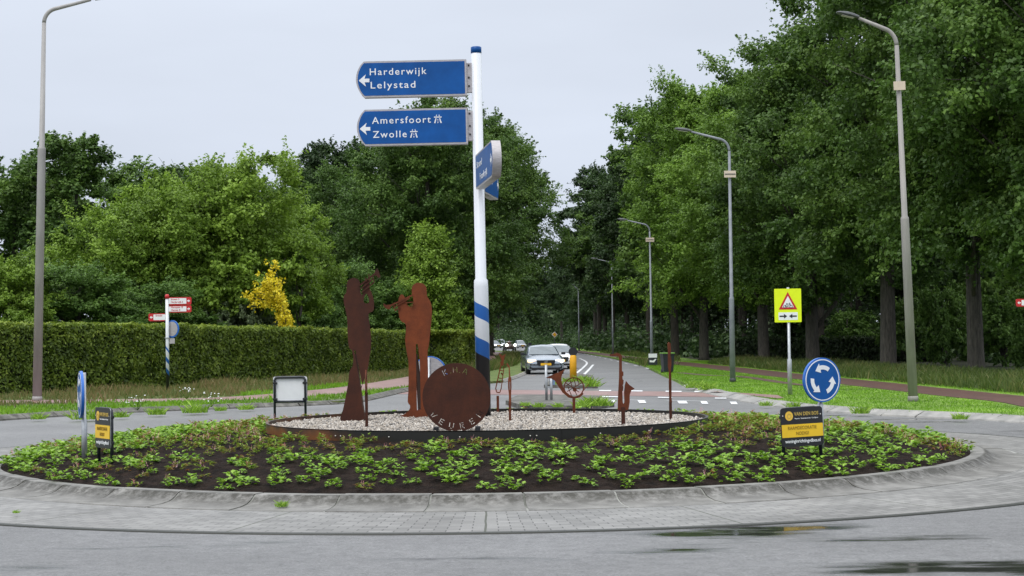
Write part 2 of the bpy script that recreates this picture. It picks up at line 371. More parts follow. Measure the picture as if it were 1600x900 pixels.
def paver_mat():
    m, n, b = nmat('concrete_block_paving'); uv = N(n, 'ShaderNodeUVMap')
    br = N(n, 'ShaderNodeTexBrick', Scale=1.0); br.offset = .5; br.squash = 1
    br.inputs['Color1'].default_value = (.175, .172, .165, 1); br.inputs['Color2'].default_value = (.25, .246, .237, 1); br.inputs['Mortar'].default_value = (.05, .05, .046, 1)
    br.inputs['Mortar Size'].default_value = .0055; br.inputs['Brick Width'].default_value = .21; br.inputs['Row Height'].default_value = .105; br.inputs['Mortar Smooth'].default_value = .3
    n.links.new(uv.outputs[0], br.inputs['Vector'])
    t = N(n, 'ShaderNodeTexNoise', Scale=1.2, Detail=7); n.links.new(uv.outputs[0], t.inputs['Vector'])
    mr = N(n, 'ShaderNodeMapRange'); mr.inputs['From Min'].default_value = .3; mr.inputs['From Max'].default_value = .7; mr.inputs['To Min'].default_value = .78; mr.inputs['To Max'].default_value = 1.2; n.links.new(t.outputs['Fac'], mr.inputs['Value'])
    # radial seams
    s = N(n, 'ShaderNodeSeparateXYZ'); n.links.new(uv.outputs[0], s.inputs[0])
    fr = N(n, 'ShaderNodeMath', operation='PINGPONG'); fr.inputs[1].default_value = 1.05/1.0; n.links.new(s.outputs['X'], fr.inputs[0])
    lt = N(n, 'ShaderNodeMath', operation='LESS_THAN'); lt.inputs[1].default_value = .010; n.links.new(fr.outputs[0], lt.inputs[0])
    vm = N(n, 'ShaderNodeVectorMath', operation='SCALE'); n.links.new(br.outputs['Color'], vm.inputs[0]); n.links.new(mr.outputs[0], vm.inputs['Scale'])
    mc = N(n, 'ShaderNodeMix', data_type='RGBA'); mc.inputs['B'].default_value = (.06, .065, .045, 1); n.links.new(lt.outputs[0], mc.inputs['Factor']); n.links.new(vm.outputs[0], mc.inputs['A'])
    gt = N(n, 'ShaderNodeMath', operation='GREATER_THAN'); gt.inputs[1].default_value = 8.95; n.links.new(s.outputs['Y'], gt.inputs[0])
    m2 = N(n, 'ShaderNodeMix', data_type='RGBA'); m2.inputs['B'].default_value = (.022, .024, .018, 1); n.links.new(gt.outputs[0], m2.inputs['Factor']); n.links.new(mc.outputs['Result'], m2.inputs['A'])
    n.links.new(m2.outputs['Result'], b.inputs['Base Color']); b.inputs['Roughness'].default_value = .5
    bp = N(n, 'ShaderNodeBump', Strength=.5, Distance=.006); n.links.new(br.outputs['Fac'], bp.inputs['Height']); bp.invert = True; n.links.new(bp.outputs[0], b.inputs['Normal'])
    return m
M['paver'] = paver_mat()
def kerb_mat():
    m = noise_mat('mossy_kerb_concrete', (.12, .117, .108), (.24, .235, .22), 3.0, .6, .5, bscale=40, detail=12); n = m.node_tree; b = n.nodes['Principled BSDF']
    src = b.inputs['Base Color'].links[0].from_socket
    tcx = N(n, 'ShaderNodeTexCoord'); vs = N(n, 'ShaderNodeVectorMath', operation='SUBTRACT'); vs.inputs[1].default_value = (CX, CY, 0); n.links.new(tcx.outputs['Object'], vs.inputs[0])
    vf = N(n, 'ShaderNodeVectorMath', operation='MULTIPLY'); vf.inputs[1].default_value = (1, 1, 0); n.links.new(vs.outputs[0], vf.inputs[0]); ln = N(n, 'ShaderNodeVectorMath', operation='LENGTH'); n.links.new(vf.outputs[0], ln.inputs[0])
    mr = n.nodes.new('ShaderNodeValToRGB'); e = mr.color_ramp.elements; dv = N(n, 'ShaderNodeMapRange'); dv.inputs['From Min'].default_value = 6.8; dv.inputs['From Max'].default_value = 7.4; n.links.new(ln.outputs['Value'], dv.inputs['Value']); n.links.new(dv.outputs[0], mr.inputs[0])
    e[0].position = .08; e[0].color = (0, 0, 0, 1); e[1].position = 1; e[1].color = (.05, .05, .05, 1); q = e.new(.13); q.color = (1, 1, 1, 1); q = e.new(.30); q.color = (.75, .75, .75, 1); q = e.new(.55); q.color = (.25, .25, .25, 1)
    t = N(n, 'ShaderNodeTexNoise', Scale=9, Detail=10, Roughness=.7); n.links.new(tcx.outputs['Object'], t.inputs['Vector']); tm = N(n, 'ShaderNodeMapRange'); tm.inputs['From Min'].default_value = .36; tm.inputs['From Max'].default_value = .56; n.links.new(t.outputs['Fac'], tm.inputs['Value'])
    mu = N(n, 'ShaderNodeMath', operation='MULTIPLY'); n.links.new(mr.outputs[0], mu.inputs[0]); n.links.new(tm.outputs[0], mu.inputs[1])
    mx = N(n, 'ShaderNodeMix', data_type='RGBA'); mx.inputs['B'].default_value = (.022, .02, .012, 1); n.links.new(mu.outputs[0], mx.inputs['Factor']); n.links.new(src, mx.inputs['A']); n.links.new(mx.outputs['Result'], b.inputs['Base Color'])
    return m
M['kerb'] = kerb_mat()
def pebble_mat():
    m, n, b = nmat('river_pebbles'); a = N(n, 'ShaderNodeAttribute', attribute_name='tint'); r = n.nodes.new('ShaderNodeValToRGB'); e = r.color_ramp.elements
    e[0].position = 0; e[0].color = (.10, .095, .09, 1); e[1].position = 1; e[1].color = (.62, .58, .52, 1)
    for p, c in ((.25, (.26, .24, .22)), (.5, (.36, .31, .25)), (.75, (.46, .42, .37))): q = e.new(p); q.color = (*c, 1)
    n.links.new(a.outputs['Fac'], r.inputs[0]); n.links.new(r.outputs[0], b.inputs['Base Color']); b.inputs['Roughness'].default_value = .45
    return m
M['pebble'] = pebble_mat()
M['gravel_base'] = noise_mat('gravel_base', (.08, .075, .065), (.2, .18, .16), 30, .8, .8)
# foliage (leaf colours; the deep wood's set has shade painted in)
L = {}
L['oak'] = leaf_mat('oak_leaves', [(.042, .088, .018), (.085, .165, .03), (.165, .275, .05)])
L['oak_dark'] = leaf_mat('shaded_wood_leaves', [(.022, .046, .016), (.042, .085, .025), (.08, .14, .04)])  # darker copy of the oak colours, woodland shade put into the leaf colour
L['lime'] = leaf_mat('fresh_green_leaves', [(.07, .14, .018), (.15, .27, .034), (.25, .41, .06)])
L['walnut'] = leaf_mat('walnut_leaves', [(.10, .175, .02), (.19, .31, .036), (.29, .44, .06)])
L['mid'] = leaf_mat('garden_tree_leaves', [(.05, .105, .02), (.105, .20, .036), (.18, .31, .06)])
L['grey'] = leaf_mat('grey_green_leaves', [(.08, .115, .055), (.14, .19, .09), (.2, .27, .13)])
L['gold'] = leaf_mat('golden_leaves', [(.50, .42, .01), (.80, .64, .02), (.92, .80, .06)], trans=.25)
L['hedge'] = leaf_mat('hedge_leaves', [(.055, .092, .012), (.145, .215, .026), (.28, .36, .05)])
L['hedge_dark'] = leaf_mat('dark_hedge_leaves', [(.015, .03, .010), (.03, .055, .016), (.05, .085, .022)])
L['bed'] = leaf_mat('bedding_leaves', [(.10, .21, .014), (.23, .42, .03), (.42, .62, .10)], rough=.4)
L['bed_red'] = leaf_mat('reddish_bedding_leaves', [(.30, .06, .04), (.22, .20, .04), (.20, .36, .03), (.36, .48, .08)], rough=.45)
L['pink'] = leaf_mat('pink_flower_spikes', [(.55, .07, .13), (.72, .34, .36), (.82, .66, .62)])
L['grass'] = leaf_mat('lawn_blades', [(.08, .18, .01), (.16, .33, .02), (.25, .45, .03)], trans=.4)
L['tall'] = leaf_mat('tall_grass_blades', [(.06, .10, .02), (.11, .16, .035), (.22, .20, .08)], trans=.4)
L['dry'] = leaf_mat('dry_grass_blades', [(.08, .13, .03), (.15, .17, .05), (.26, .19, .09)], trans=.4)

# ------------------------------------------------------------------ leaf scatter
def leaves_mesh(name, pos, nrm, size, tint, aspect=1.5, smooth=False):
    """one folded diamond per leaf"""
    n = len(pos); pos = np.asarray(pos); nrm = np.asarray(nrm)
    nrm = nrm/(np.linalg.norm(nrm, axis=1, keepdims=True)+1e-9)
    rv = RNG.normal(size=(n, 3)); u = np.cross(nrm, rv); u /= (np.linalg.norm(u, axis=1, keepdims=True)+1e-9); v = np.cross(nrm, u)
    s = np.asarray(size).reshape(-1, 1)*RNG.uniform(.7, 1.3, (n, 1))
    a = pos-u*s*.5*aspect; c = pos+u*s*.5*aspect+nrm*s*-.15
    b = pos+v*s*.5+nrm*s*.12; d = pos-v*s*.5+nrm*s*.12
    V = np.stack([a, b, c, d], 1).reshape(-1, 3)
    Fc = np.arange(n*4).reshape(n, 4)
    return mesh_np(name, V, Fc, tint=tint)
def sph(n):
    d = RNG.normal(size=(n, 3)); return d/np.linalg.norm(d, axis=1, keepdims=True)
def crown(name, R_, z0, z1, lobes=14, clumps=13, per=160, leaf=.17, shape='round', seed=0, clr=None, droop=.0):
    global RNG; RNG = np.random.default_rng(seed+100)
    H = z1-z0; cz = (z0+z1)/2; P = []; Nn = []; T = []; LC = []
    for i in range(lobes):
        # lobes spread in the crown's envelope
        t = (i+.5)/lobes; zz = z0+H*(.12+(.72 if shape == 'round' else .80)*t)
        if shape == 'round': env = math.sqrt(max(0.05, 1-((zz-cz)/(H/2))**2*.92))
        elif shape == 'cone': env = 1.05-t
        elif shape == 'oak': env = math.sqrt(max(0.05, 1-(max(0, (t-.35)/.68))**2*.93))*(.75+.25*min(1, t/.3))
        elif shape == 'column': env = 1-.35*t
        ang = i*2.4+RNG.uniform(-.4, .4); rr = R_*env*(RNG.uniform(.40, .74) if i % 3 else RNG.uniform(.05, .35))
        lr = R_*RNG.uniform(.30, .46)*(0.6+.5*env)
        LC.append((rr*math.cos(ang), rr*math.sin(ang), zz, lr))
    for (lx, ly, lz, lr) in LC:
        cd = sph(clumps); cd[:, 2] *= .8
        for k in range(clumps):
            cr = clr or lr*RNG.uniform(.22, .42)
            c = np.array([lx, ly, lz])+cd[k]*lr*RNG.uniform(.55, 1.02)
            c[2] = max(c[2], z0)
            c[2] -= droop*np.hypot(c[0], c[1])*.1
            n = max(8, int(per*RNG.uniform(.45, .95)))
            ct0 = RNG.uniform(0, 1)
            # ragged outer twigs
            out = c-np.array([0, 0, cz]); out[2] *= .5; out /= (np.linalg.norm(out)+1e-6)
            for _ in range(5):
                dv = out*.9+RNG.normal(size=3)*.6; dv[2] += .15; dv /= np.linalg.norm(dv); m_ = max(5, int(per*.085)); tt_ = RNG.uniform(.2, 1, (m_, 1))
                P.append(c+dv*tt_*cr*RNG.uniform(1.2, 1.9)+RNG.normal(size=(m_, 3))*cr*.16*(1.25-tt_)); nn = RNG.normal(size=(m_, 3))*.6+out*.5; nn[:, 2] += .7; Nn.append(nn); T.append(np.clip(.62*ct0+.30*RNG.uniform(0, 1, m_)+.18, 0, 1))
            d = sph(n); d[:, 2] = d[:, 2]*.62; rad = cr*RNG.uniform(.35, 1.0, (n, 1))**.6
            P.append(c+d*rad*(1+.25*RNG.normal(size=(n, 1)))); nn = d*1.0+RNG.normal(size=(n, 3))*.45; nn[:, 2] += .5
            Nn.append(nn); ct = ct0; T.append(np.clip(.62*ct+.38*RNG.uniform(0, 1, n), 0, 1))
    P = np.concatenate(P); Nn = np.concatenate(Nn); T = np.concatenate(T)
    return leaves_mesh(name, P, Nn, np.full(len(P), leaf), T), LC
def trunk_me(name, H, r, LC, z0, seed=0, limbs=9, lean=.0, fork=None):
    rd = random.Random(seed); bm = bmesh.new(); pts = []; rr = []
    top = z0+(H-z0)*.75
    for i in range(9):
        t = i/8; pts.append((math.sin(t*2+seed)*.12*t*2+lean*t, math.cos(t*2.3+seed)*.12*t, top*t)); rr.append(r*(1.35 if i == 0 else 1)*(1-.78*t)+.02)
    pts.insert(1, (pts[0][0], pts[0][1], .35)); rr.insert(1, r*1.05)
    b_tube(bm, pts, rr, 10)
    cand = list(LC); rd.shuffle(cand)
    for (lx, ly, lz, lr) in cand[:limbs]:
        zs = max(z0*.62, lz-(abs(lx)+abs(ly))*.7-1); zs = min(zs, top*.9); k = zs/top
        base = Vector((math.sin(k*2+seed)*.24*k+lean*k, 0, zs)); e = Vector((lx, ly, lz)); mid = base.lerp(e, .5)+Vector((rd.uniform(-.3, .3), rd.uniform(-.3, .3), .35))
        rb = r*(1-.78*k)*.5; b_tube(bm, [base, mid, e], [rb, rb*.6, rb*.2], 6)
        for _ in range(3):
            e2 = e+Vector((rd.uniform(-1, 1), rd.uniform(-1, 1), rd.uniform(-.3, 1)))*lr*.8
            b_tube(bm, [mid, mid.lerp(e2, .5)+Vector((0, 0, .2)), e2], [rb*.4, rb*.25, rb*.08], 5)
    me = mesh_bm(name, bm, True); return me
TREEMESH = {}
def tree_kind(key, R_, z0, H, r, bark='bark', **kw):
    limbs = kw.pop('limbs', 9)
    cm, LC = crown(key+'_crown', R_, z0, H, **kw)
    cm.materials.append(L['oak'])
    tm = trunk_me(key+'_trunk', H, r, LC, z0, seed=kw.get('seed', 0), limbs=limbs); tm.materials.append(M[bark])
    TREEMESH[key] = (cm, tm)
def place_tree(key, name, x, y, leaf, label, cat='tree', group=None, s=1.0, sz=None, rz=None, z=0.0, bark=None):
    cm, tm = TREEMESH[key]
    o = empty(name, (x, y, z), random.uniform(0, 6.28) if rz is None else rz, label, cat, group)
    o.scale = (s, s, sz or s)
    c = link('crown', cm, None, o); c.material_slots[0].link = 'OBJECT'; c.material_slots[0].material = L[leaf]
    t = link('trunk', tm, None, o)
    if bark: t.material_slots[0].link = 'OBJECT'; t.material_slots[0].material = M[bark]
    return o

# ================================================================== SETTING
def circle_pts(r, n=96): return [(CX+r*math.cos(2*PI*i/n), CY+r*math.sin(2*PI*i/n)) for i in range(n)]
gm = sheet_me('ground', [(-3000, -1500), (3000, -1500), (3000, 4500), (-3000, 4500)], -.03)
tag(link('ground', gm, M['ground']), kind='structure')
right_edge = [(6.05, 56), (6.6, 70.5), (7.9, 99), (8.4, 140), (8.2, 181), (9, 260), (8.0, 330), (1, 420), (-15, 500), (-60, 600)]
left_edge = [(-.4, 64), (.6, 79), (1.2, 100), (2.3, 150), (1.6, 200), (-1, 235), (-8, 275), (-25, 330), (-70, 400)]
left_kerb = [(-34, 24), (-17, 26.5), G(0, 657), G(200, 645), G(400, 637), G(500, 633), G(560, 628), G(640, 611), G(710, 604)]
right_kerb = [(34, 17), (14.5, 18.5), (10.4, 23), G(1600, 660), G(1400, 650), G(1260, 640), G(1185, 630), G(1150, 623), G(1110, 614), G(1075, 604)]
# road sheet
rp = [(-120, -40), (120, -40), (120, 40), (16, 62)] + right_edge[1:] + left_edge[::-1] + [(-14, 58), (-120, 42)]
tag(link('road', sheet_me('road', rp, 0.0), M['asphalt']), kind='structure')
LK = smooth_line(left_kerb, 6); RK = smooth_line(right_kerb, 6)
RE = smooth_line(right_edge, 6); LE = smooth_line(left_edge, 6)
lv = LK+LE+[(-400, 400), (-400, 24)]
tag(link('verge', prism_me('verge', lv, -.02, .09), M['dry_turf']), kind='structure')
rv = RK+RE+[(-60, 900), (500, 900), (500, 17)]
tag(link('lawn', prism_me('lawn', rv, -.02, .09), M['lawn']), kind='structure')
wf = [(13.5, 100), (17.5, 75), (22.5, 50), (40, 40), (500, 40), (500, 880), (-50, 880), (5, 440), (13, 330), (13, 180)]
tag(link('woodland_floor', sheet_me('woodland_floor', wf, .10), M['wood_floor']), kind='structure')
wl = [(-3, 100), (-2.5, 200), (-8, 262), (-30, 315), (-380, 400), (-380, 75), (-20, 75)]
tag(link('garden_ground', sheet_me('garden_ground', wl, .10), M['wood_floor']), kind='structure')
# kerbs of the outer verge (raised concrete, a little higher than the turf)
def kerb_line(name, line, wdt, matn, seg=1.0, z=.12):
    # cut in stones with small gaps
    P = [Vector(p) for p in line]; L_ = [0]
    for a, b in zip(P, P[1:]): L_.append(L_[-1]+(b-a).length)
    def at(s):
        for i in range(len(P)-1):
            if s <= L_[i+1]: t = (s-L_[i])/max(1e-6, L_[i+1]-L_[i]); return P[i].lerp(P[i+1], t)
        return P[-1]
    v = []; f = []; s = 0
    rd = random.Random(3)
    while s < L_[-1]-.1:
        a, b = at(s+.012), at(min(s+seg-.012, L_[-1])); t = (b-a).normalized(); n = Vector((-t.y, t.x)); o = len(v); zz = z+rd.uniform(-.008, .008)
        for p in (a, b):
            v += [(p.x+n.x*wdt/2, p.y+n.y*wdt/2, zz), (p.x+n.x*wdt*.1, p.y+n.y*wdt*.1, zz), (p.x-n.x*wdt/2, p.y-n.y*wdt/2, zz-.09), (p.x-n.x*wdt*.56, p.y-n.y*wdt*.56, -.02), (p.x+n.x*wdt/2, p.y+n.y*wdt/2, -.02)]
        for k in range(5): f.append((o+k, o+(k+1) % 5, o+5+(k+1) % 5, o+5+k))
        s += seg
    me = bpy.data.meshes.new(name); me.from_pydata(v, [], f)
    ob = link(name, me, M[matn]); 
    bm = bmesh.new(); bm.from_mesh(me)
    for i in range(0, len(v), 10):
        bm.verts.ensure_lookup_table(); bm.faces.new([bm.verts[i+k] for k in range(5)]); bm.faces.new([bm.verts[i+5+k] for k in (4, 3, 2, 1, 0)])
    bmesh.ops.recalc_face_normals(bm, faces=bm.faces); bm.to_mesh(me); bm.free()
    return tag(ob, kind='structure')
kerb_line('outer_kerb', LK, .28, 'concrete')
kerb_line('outer_kerb', RK[::-1][:1]+RK[::-1][1:], .42, 'concrete_pale')
kerb_line('road_kerb', LE[:24], .16, 'concrete_pale')
# cycle path left, crossing and right
pl = smooth_line([(-60, 50), (-22, 48), G(0, 633), G(283, 630), G(395, 626), G(500, 618), G(620, 603), (-2.7, 90), (-2.2, 130), (-2.2, 200), (-8, 255)], 6)
tag(link('cycle_path', strip_me('cycle_path', pl, 2.4, .10), M['red_asphalt']), kind='structure')
cr = [G(590, 608), G(640, 608), G(800, 609.5), G(1040, 612), G(1215, 617.5), G(1225, 622), G(1215, 622.5), G(1110, 620.5), G(1000, 619), G(800, 617), G(610, 616)]
tag(link('cycle_crossing', sheet_me('cycle_crossing', cr, .104), M['red_asphalt']), kind='structure')
# the crossing itself lies on the road; lower it there
me = bpy.data.objects['cycle_crossing'].data
for v in me.vertices:
    v.co.z = .008
xe = [G(1105, 615.8), G(1215, 617.5, .1), G(1225, 622, .1), G(1215, 622.5, .1), G(1150, 621.3)]
tag(link('cycle_path', sheet_me('cycle_path', xe, .104), M['red_asphalt']), kind='structure')
pr = smooth_line([(7.2, 250), (9.0, 180), (9.8, 120), G(1090, 573), G(1150, 580), G(1230, 590), G(1330, 601), G(1450, 615), G(1600, 631), (13.5, 28), (30, 17)], 6)
tag(link('cycle_path', strip_me('cycle_path', pr, 1.8, .10), M['red_brick']), kind='structure')
fp = smooth_line([G(1062, 586), G(1110, 590.5), G(1160, 592.5), G(1250, 606), G(1330, 608)], 6)
tag(link('footpath', strip_me('footpath', fp, .45, .105), M['red_brick']), kind='structure')
# road markings
bm = bmesh.new()
def mark(pts, z=.012):
    vs = [bm.verts.new((x, y, z)) for x, y in pts]; bm.faces.new(vs)
def mark_line(line, wdt, z=.012):
    for i in range(len(line)-1):
        a = Vector(line[i]); b = Vector(line[i+1]); n = Vector((-(b-a).y, (b-a).x)).normalized()*wdt/2
        mark([tuple(a+n), tuple(a-n), tuple(b-n), tuple(b+n)], z)
mark_line(smooth_line([G(897, 586), G(905, 580), G(913, 573), G(917, 568), G(914, 564), G(905, 560)], 5), .14)
mark_line(smooth_line([G(912, 586), G(920, 578), G(927, 570)], 5), .14)
mark_line([G(935, 624.5), G(1010, 626)], .09); mark_line([G(1040, 626), G(1110, 627.5)], .09)
for a, b in ((925, 934), (950, 960), (996, 1007), (1058, 1072), (1094, 1104), (1140, 1150)):
    y = 624+(a-925)*.014
    mark([G(a, y+1.2), G(b, y+1.2), G(b+3, y+5.2), G(a+3, y+5.2)])
for a, b in ((936, 955), (985, 1004), (1040, 1065), (1085, 1108)):
    mark([G(a, 610+(a-936)*.012), G(b, 610+(b-936)*.012), G(b, 611.6+(b-936)*.012), G(a, 611.6+(a-936)*.012)], .016)
for a, b in ((940, 972), (1028, 1050), (1117, 1135), (1150, 1166)):
    mark([G(a, 619.5+(a-936)*.014), G(b, 619.5+(b-936)*.014), G(b, 621+(b-936)*.014), G(a, 621+(a-936)*.014)], .016)
for yy in range(70, 300, 9):   # broken edge line far down the road
    mark([(7.3+.006*(yy-70), yy), (7.42+.006*(yy-70), yy), (7.45+.006*(yy-70), yy+3), (7.33+.006*(yy-70), yy+3)])
bmesh.ops.recalc_face_normals(bm, faces=bm.faces)
for f in bm.faces:
    if f.normal.z < 0: f.normal_flip()
tag(link('road_marking', mesh_bm('road_marking', bm), M['marking']), kind='structure')
# traffic islands
i1 = [G(868, 592), G(896, 586), G(926, 590), G(934, 607), G(905, 607), G(850, 606)]
i2 = [G(812, 622), G(900, 622.5), G(938, 624), G(960, 636), G(915, 641), G(815, 640), G(790, 632)]
for q in (i1, i2):
    tag(link('traffic_island', prism_me('traffic_island', q, -.01, .11), M['concrete']), kind='structure')

# ---- roundabout: apron, kerb, mound
def revolve(name, prof, n=176, gap=0.0, segs=0, uv=False, jitter=0):
    v = []; f = []; uvs = []; rd = random.Random(5)
    k = len(prof)
    if not segs:
        for i in range(n+1):
            a = 2*PI*i/n
            for (r, z) in prof: v.append((CX+r*math.cos(a), CY+r*math.sin(a), z))
        for i in range(n):
            for j in range(k-1): f.append((i*k+j, i*k+j+1, (i+1)*k+j+1, (i+1)*k+j))
    else:
        sub = 4
        for s in range(segs):
            a0 = 2*PI*s/segs+gap; a1 = 2*PI*(s+1)/segs-gap; o = len(v); dz = rd.uniform(-jitter, jitter)
            for i in range(sub+1):
                a = a0+(a1-a0)*i/sub
                for (r, z) in prof: v.append((CX+r*math.cos(a), CY+r*math.sin(a), z+dz))
            for i in range(sub):
                for j in range(k-1): f.append((o+i*k+j, o+i*k+j+1, o+(i+1)*k+j+1, o+(i+1)*k+j))
            f.append(tuple(o+j for j in range(k))[::-1]); f.append(tuple(o+sub*k+j for j in range(k)))
    me = bpy.data.meshes.new(name); me.from_pydata(v, [], f)
    if uv:
        ul = me.uv_layers.new(name='UVMap')
        n_ = 2*PI*8.0/n
        for p in me.polygons:
            i = p.index//(k-1); j = p.index % (k-1)
            corner = [(i, j), (i, j+1), (i+1, j+1), (i+1, j)]
            for li, (ci, cj) in zip(p.loop_indices, corner): ul.data[li].uv = (ci*n_, prof[cj][0])
    me.update(); return me
ap = revolve('apron', [(9.05, -.01), (9.04, .012), (8.95, .013), (8.2, .02), (7.35, .028)][::-1], uv=True)
tag(link('paved_apron', ap, M['paver']), kind='structure')
kp = [(6.69, .0), (6.69, .125), (6.71, .14), (6.86, .142), (6.90, .134), (6.945, .105), (6.99, .078), (7.06, .056), (7.18, .040), (7.42, .032), (7.43, .0)]
kb = revolve('inner_kerb', kp, segs=46, gap=.0016, jitter=.004)
for p in kb.polygons: p.use_smooth = False
tag(link('inner_kerb', kb, M['kerb']), kind='structure')
kj = revolve('kerb_joint', [(6.70, .0), (6.72, .133), (6.855, .135), (6.893, .127), (6.938, .098), (6.983, .071), (7.053, .050), (7.175, .034), (7.42, .029)], n=184)
tag(link('kerb_joint', kj, noise_mat('kerb_mortar', (.04, .045, .03), (.55, .55, .52), .9, .7)), kind='structure')
def bed_z(r):
    xs = [0, 3.12, 3.7, 4.8, 5.75, 6.4, 6.64, 6.72]; zs = [.44, .44, .42, .36, .27, .18, .13, .11]
    return float(np.interp(r, xs, zs))
def soil_h(x, y):
    r = math.hypot(x, y)
    return bed_z(r)+.028*noise.noise((x*5, y*5, 0))+.02*noise.noise((x*13, y*13, 3))+.012*noise.noise((x*30, y*30, 7))
v = []; f = []; rs = np.linspace(3.0, 6.71, 72); nA = 420
for i in range(nA):
    a = 2*PI*i/nA
    for r in rs:
        x, y = r*math.cos(a), r*math.sin(a); z = soil_h(x, y)
        if r > 6.66: z = bed_z(r)-.01
        v.append((CX+x, CY+y, z))
k = len(rs)
for i in range(nA):
    j = (i+1) % nA
    for q in range(k-1): f.append((i*k+q, i*k+q+1, j*k+q+1, j*k+q))
me = bpy.data.meshes.new('soil'); me.from_pydata(v, [], f); me.update()
for p in me.polygons: p.use_smooth = True
tag(link('soil', me, M['soil']), kind='structure')
# gravel disc and pebbles
GZ = .515
v = [(CX, CY, GZ)]+[(CX+3.11*math.cos(2*PI*i/96), CY+3.11*math.sin(2*PI*i/96), GZ) for i in range(96)]
me = bpy.data.meshes.new('gravel_floor'); me.from_pydata(v, [], [(0, 1+i, 1+(i+1) % 96) for i in range(96)]); me.update()
tag(link('gravel_floor', me, M['gravel_base']), kind='structure')
bmt = bmesh.new(); bmesh.ops.create_icosphere(bmt, subdivisions=1, radius=1)
iv = np.array([v.co[:] for v in bmt.verts]); itf = np.array([[v.index for v in f.verts] for f in bmt.faces]); bmt.free()
n = 15000; RNG = np.random.default_rng(11)
ang = RNG.uniform(0, 2*PI, n); rad = 3.10*np.sqrt(RNG.uniform(0, 1, n))
cs = np.stack([CX+rad*np.cos(ang), CY+rad*np.sin(ang), GZ+RNG.uniform(.0, .018, n)], 1)
sc = np.stack([RNG.uniform(.014, .034, n), RNG.uniform(.010, .022, n), RNG.uniform(.007, .014, n)], 1)
q = RNG.normal(size=(n, 4)); q[:, 1:3] *= .25; q /= np.linalg.norm(q, axis=1, keepdims=True)
w_, x_, y_, z_ = q.T
RM = np.stack([1-2*(y_**2+z_**2), 2*(x_*y_-z_*w_), 2*(x_*z_+y_*w_), 2*(x_*y_+z_*w_), 1-2*(x_**2+z_**2), 2*(y_*z_-x_*w_), 2*(x_*z_-y_*w_), 2*(y_*z_+x_*w_), 1-2*(x_**2+y_**2)], 1).reshape(-1, 3, 3)
V = np.einsum('nij,nkj->nki', RM, iv[None]*sc[:, None, :])+cs[:, None, :]
Fq = (itf[None]+(np.arange(n)*len(iv))[:, None, None]).reshape(-1, 3)
tg = np.repeat(np.clip(RNG.normal(.5, .27, n), 0, 1), len(itf))
me = mesh_np('gravel', V.reshape(-1, 3), Fq, tint=tg, smooth=True)
tag(link('gravel', me, M['pebble']), 'beige and grey pebbles filling the rusty steel ring', 'gravel', kind='stuff')

# ================================================================== STEEL RING
ring = empty('steel_ring', (CX, CY, 0), 0, 'large round rust brown steel edging filled with pebbles in the middle of the planted bed', 'edging')
v = []; f = []; nA = 128; prof = [(3.14, .36), (3.155, .36), (3.155, .565), (3.165, .577), (3.125, .577), (3.13, .565), (3.14, .36)]
k = len(prof)
for i in range(nA):
    a = 2*PI*i/nA
    for r, z in prof: v.append((r*math.cos(a), r*math.sin(a), z))
for i in range(nA):
    j = (i+1) % nA
    for q_ in range(k-1): f.append((i*k+q_, i*k+q_+1, j*k+q_+1, j*k+q_))
me = bpy.data.meshes.new('ring_wall'); me.from_pydata(v, [], f); me.update()
link('wall', me, M['ring'], ring)
for pxx in (517, 526, 607, 720, 830, 840, 942, 1024, 1073, 1079):
    X = (pxx-757)/2500*20.0; a = -math.acos(max(-1, min(1, X/3.17))); 
    bm = bmesh.new(); bmesh.ops.create_uvsphere(bm, u_segments=8, v_segments=6, radius=.009)
    link('bolt', mesh_bm('bolt', bm, True), M['bolt'], ring, (3.16*math.cos(a), 3.16*math.sin(a), .50))
for pxx in (838, 880):
    X = (pxx-757)/2500*20.0; a = -math.acos(X/3.17)
    link('joint_plate', box_me('joint_plate', (0, 0, 0), (.006, .008, .19)), M['ring'], ring, (3.159*math.cos(a), 3.159*math.sin(a), .47))

# ================================================================== SCULPTURES (cut plates, 10 mm)
def pl_local(pts, base, D):
    return [((Wp(x, y, D)-base).x, (Wp(x, y, D)-base).z) for x, y in pts]
def bar(p, q, wd):
    a = Vector(p); b = Vector(q); n = Vector((-(b-a).y, (b-a).x)).normalized()*wd/2
    return [tuple(a+n), tuple(b+n), tuple(b-n), tuple(a-n)]
def sm_closed(pts, n=3):
    P = list(pts); o = []; m_ = len(P)
    for i in range(m_):
        a, b, c, d = P[i-1], P[i], P[(i+1) % m_], P[(i+2) % m_]
        for k in range(n):
            t = k/n; o.append(tuple(.5*((2*b[j])+(-a[j]+c[j])*t+(2*a[j]-5*b[j]+4*c[j]-d[j])*t*t+(-a[j]+3*b[j]-3*c[j]+d[j])*t**3) for j in (0, 1)))
    return o
def sculpt(name, px, py, D, label, cat, z=GZ):
    p = Wp(px, py, D); p.z = z
    return empty(name, p, 0, label, cat), p
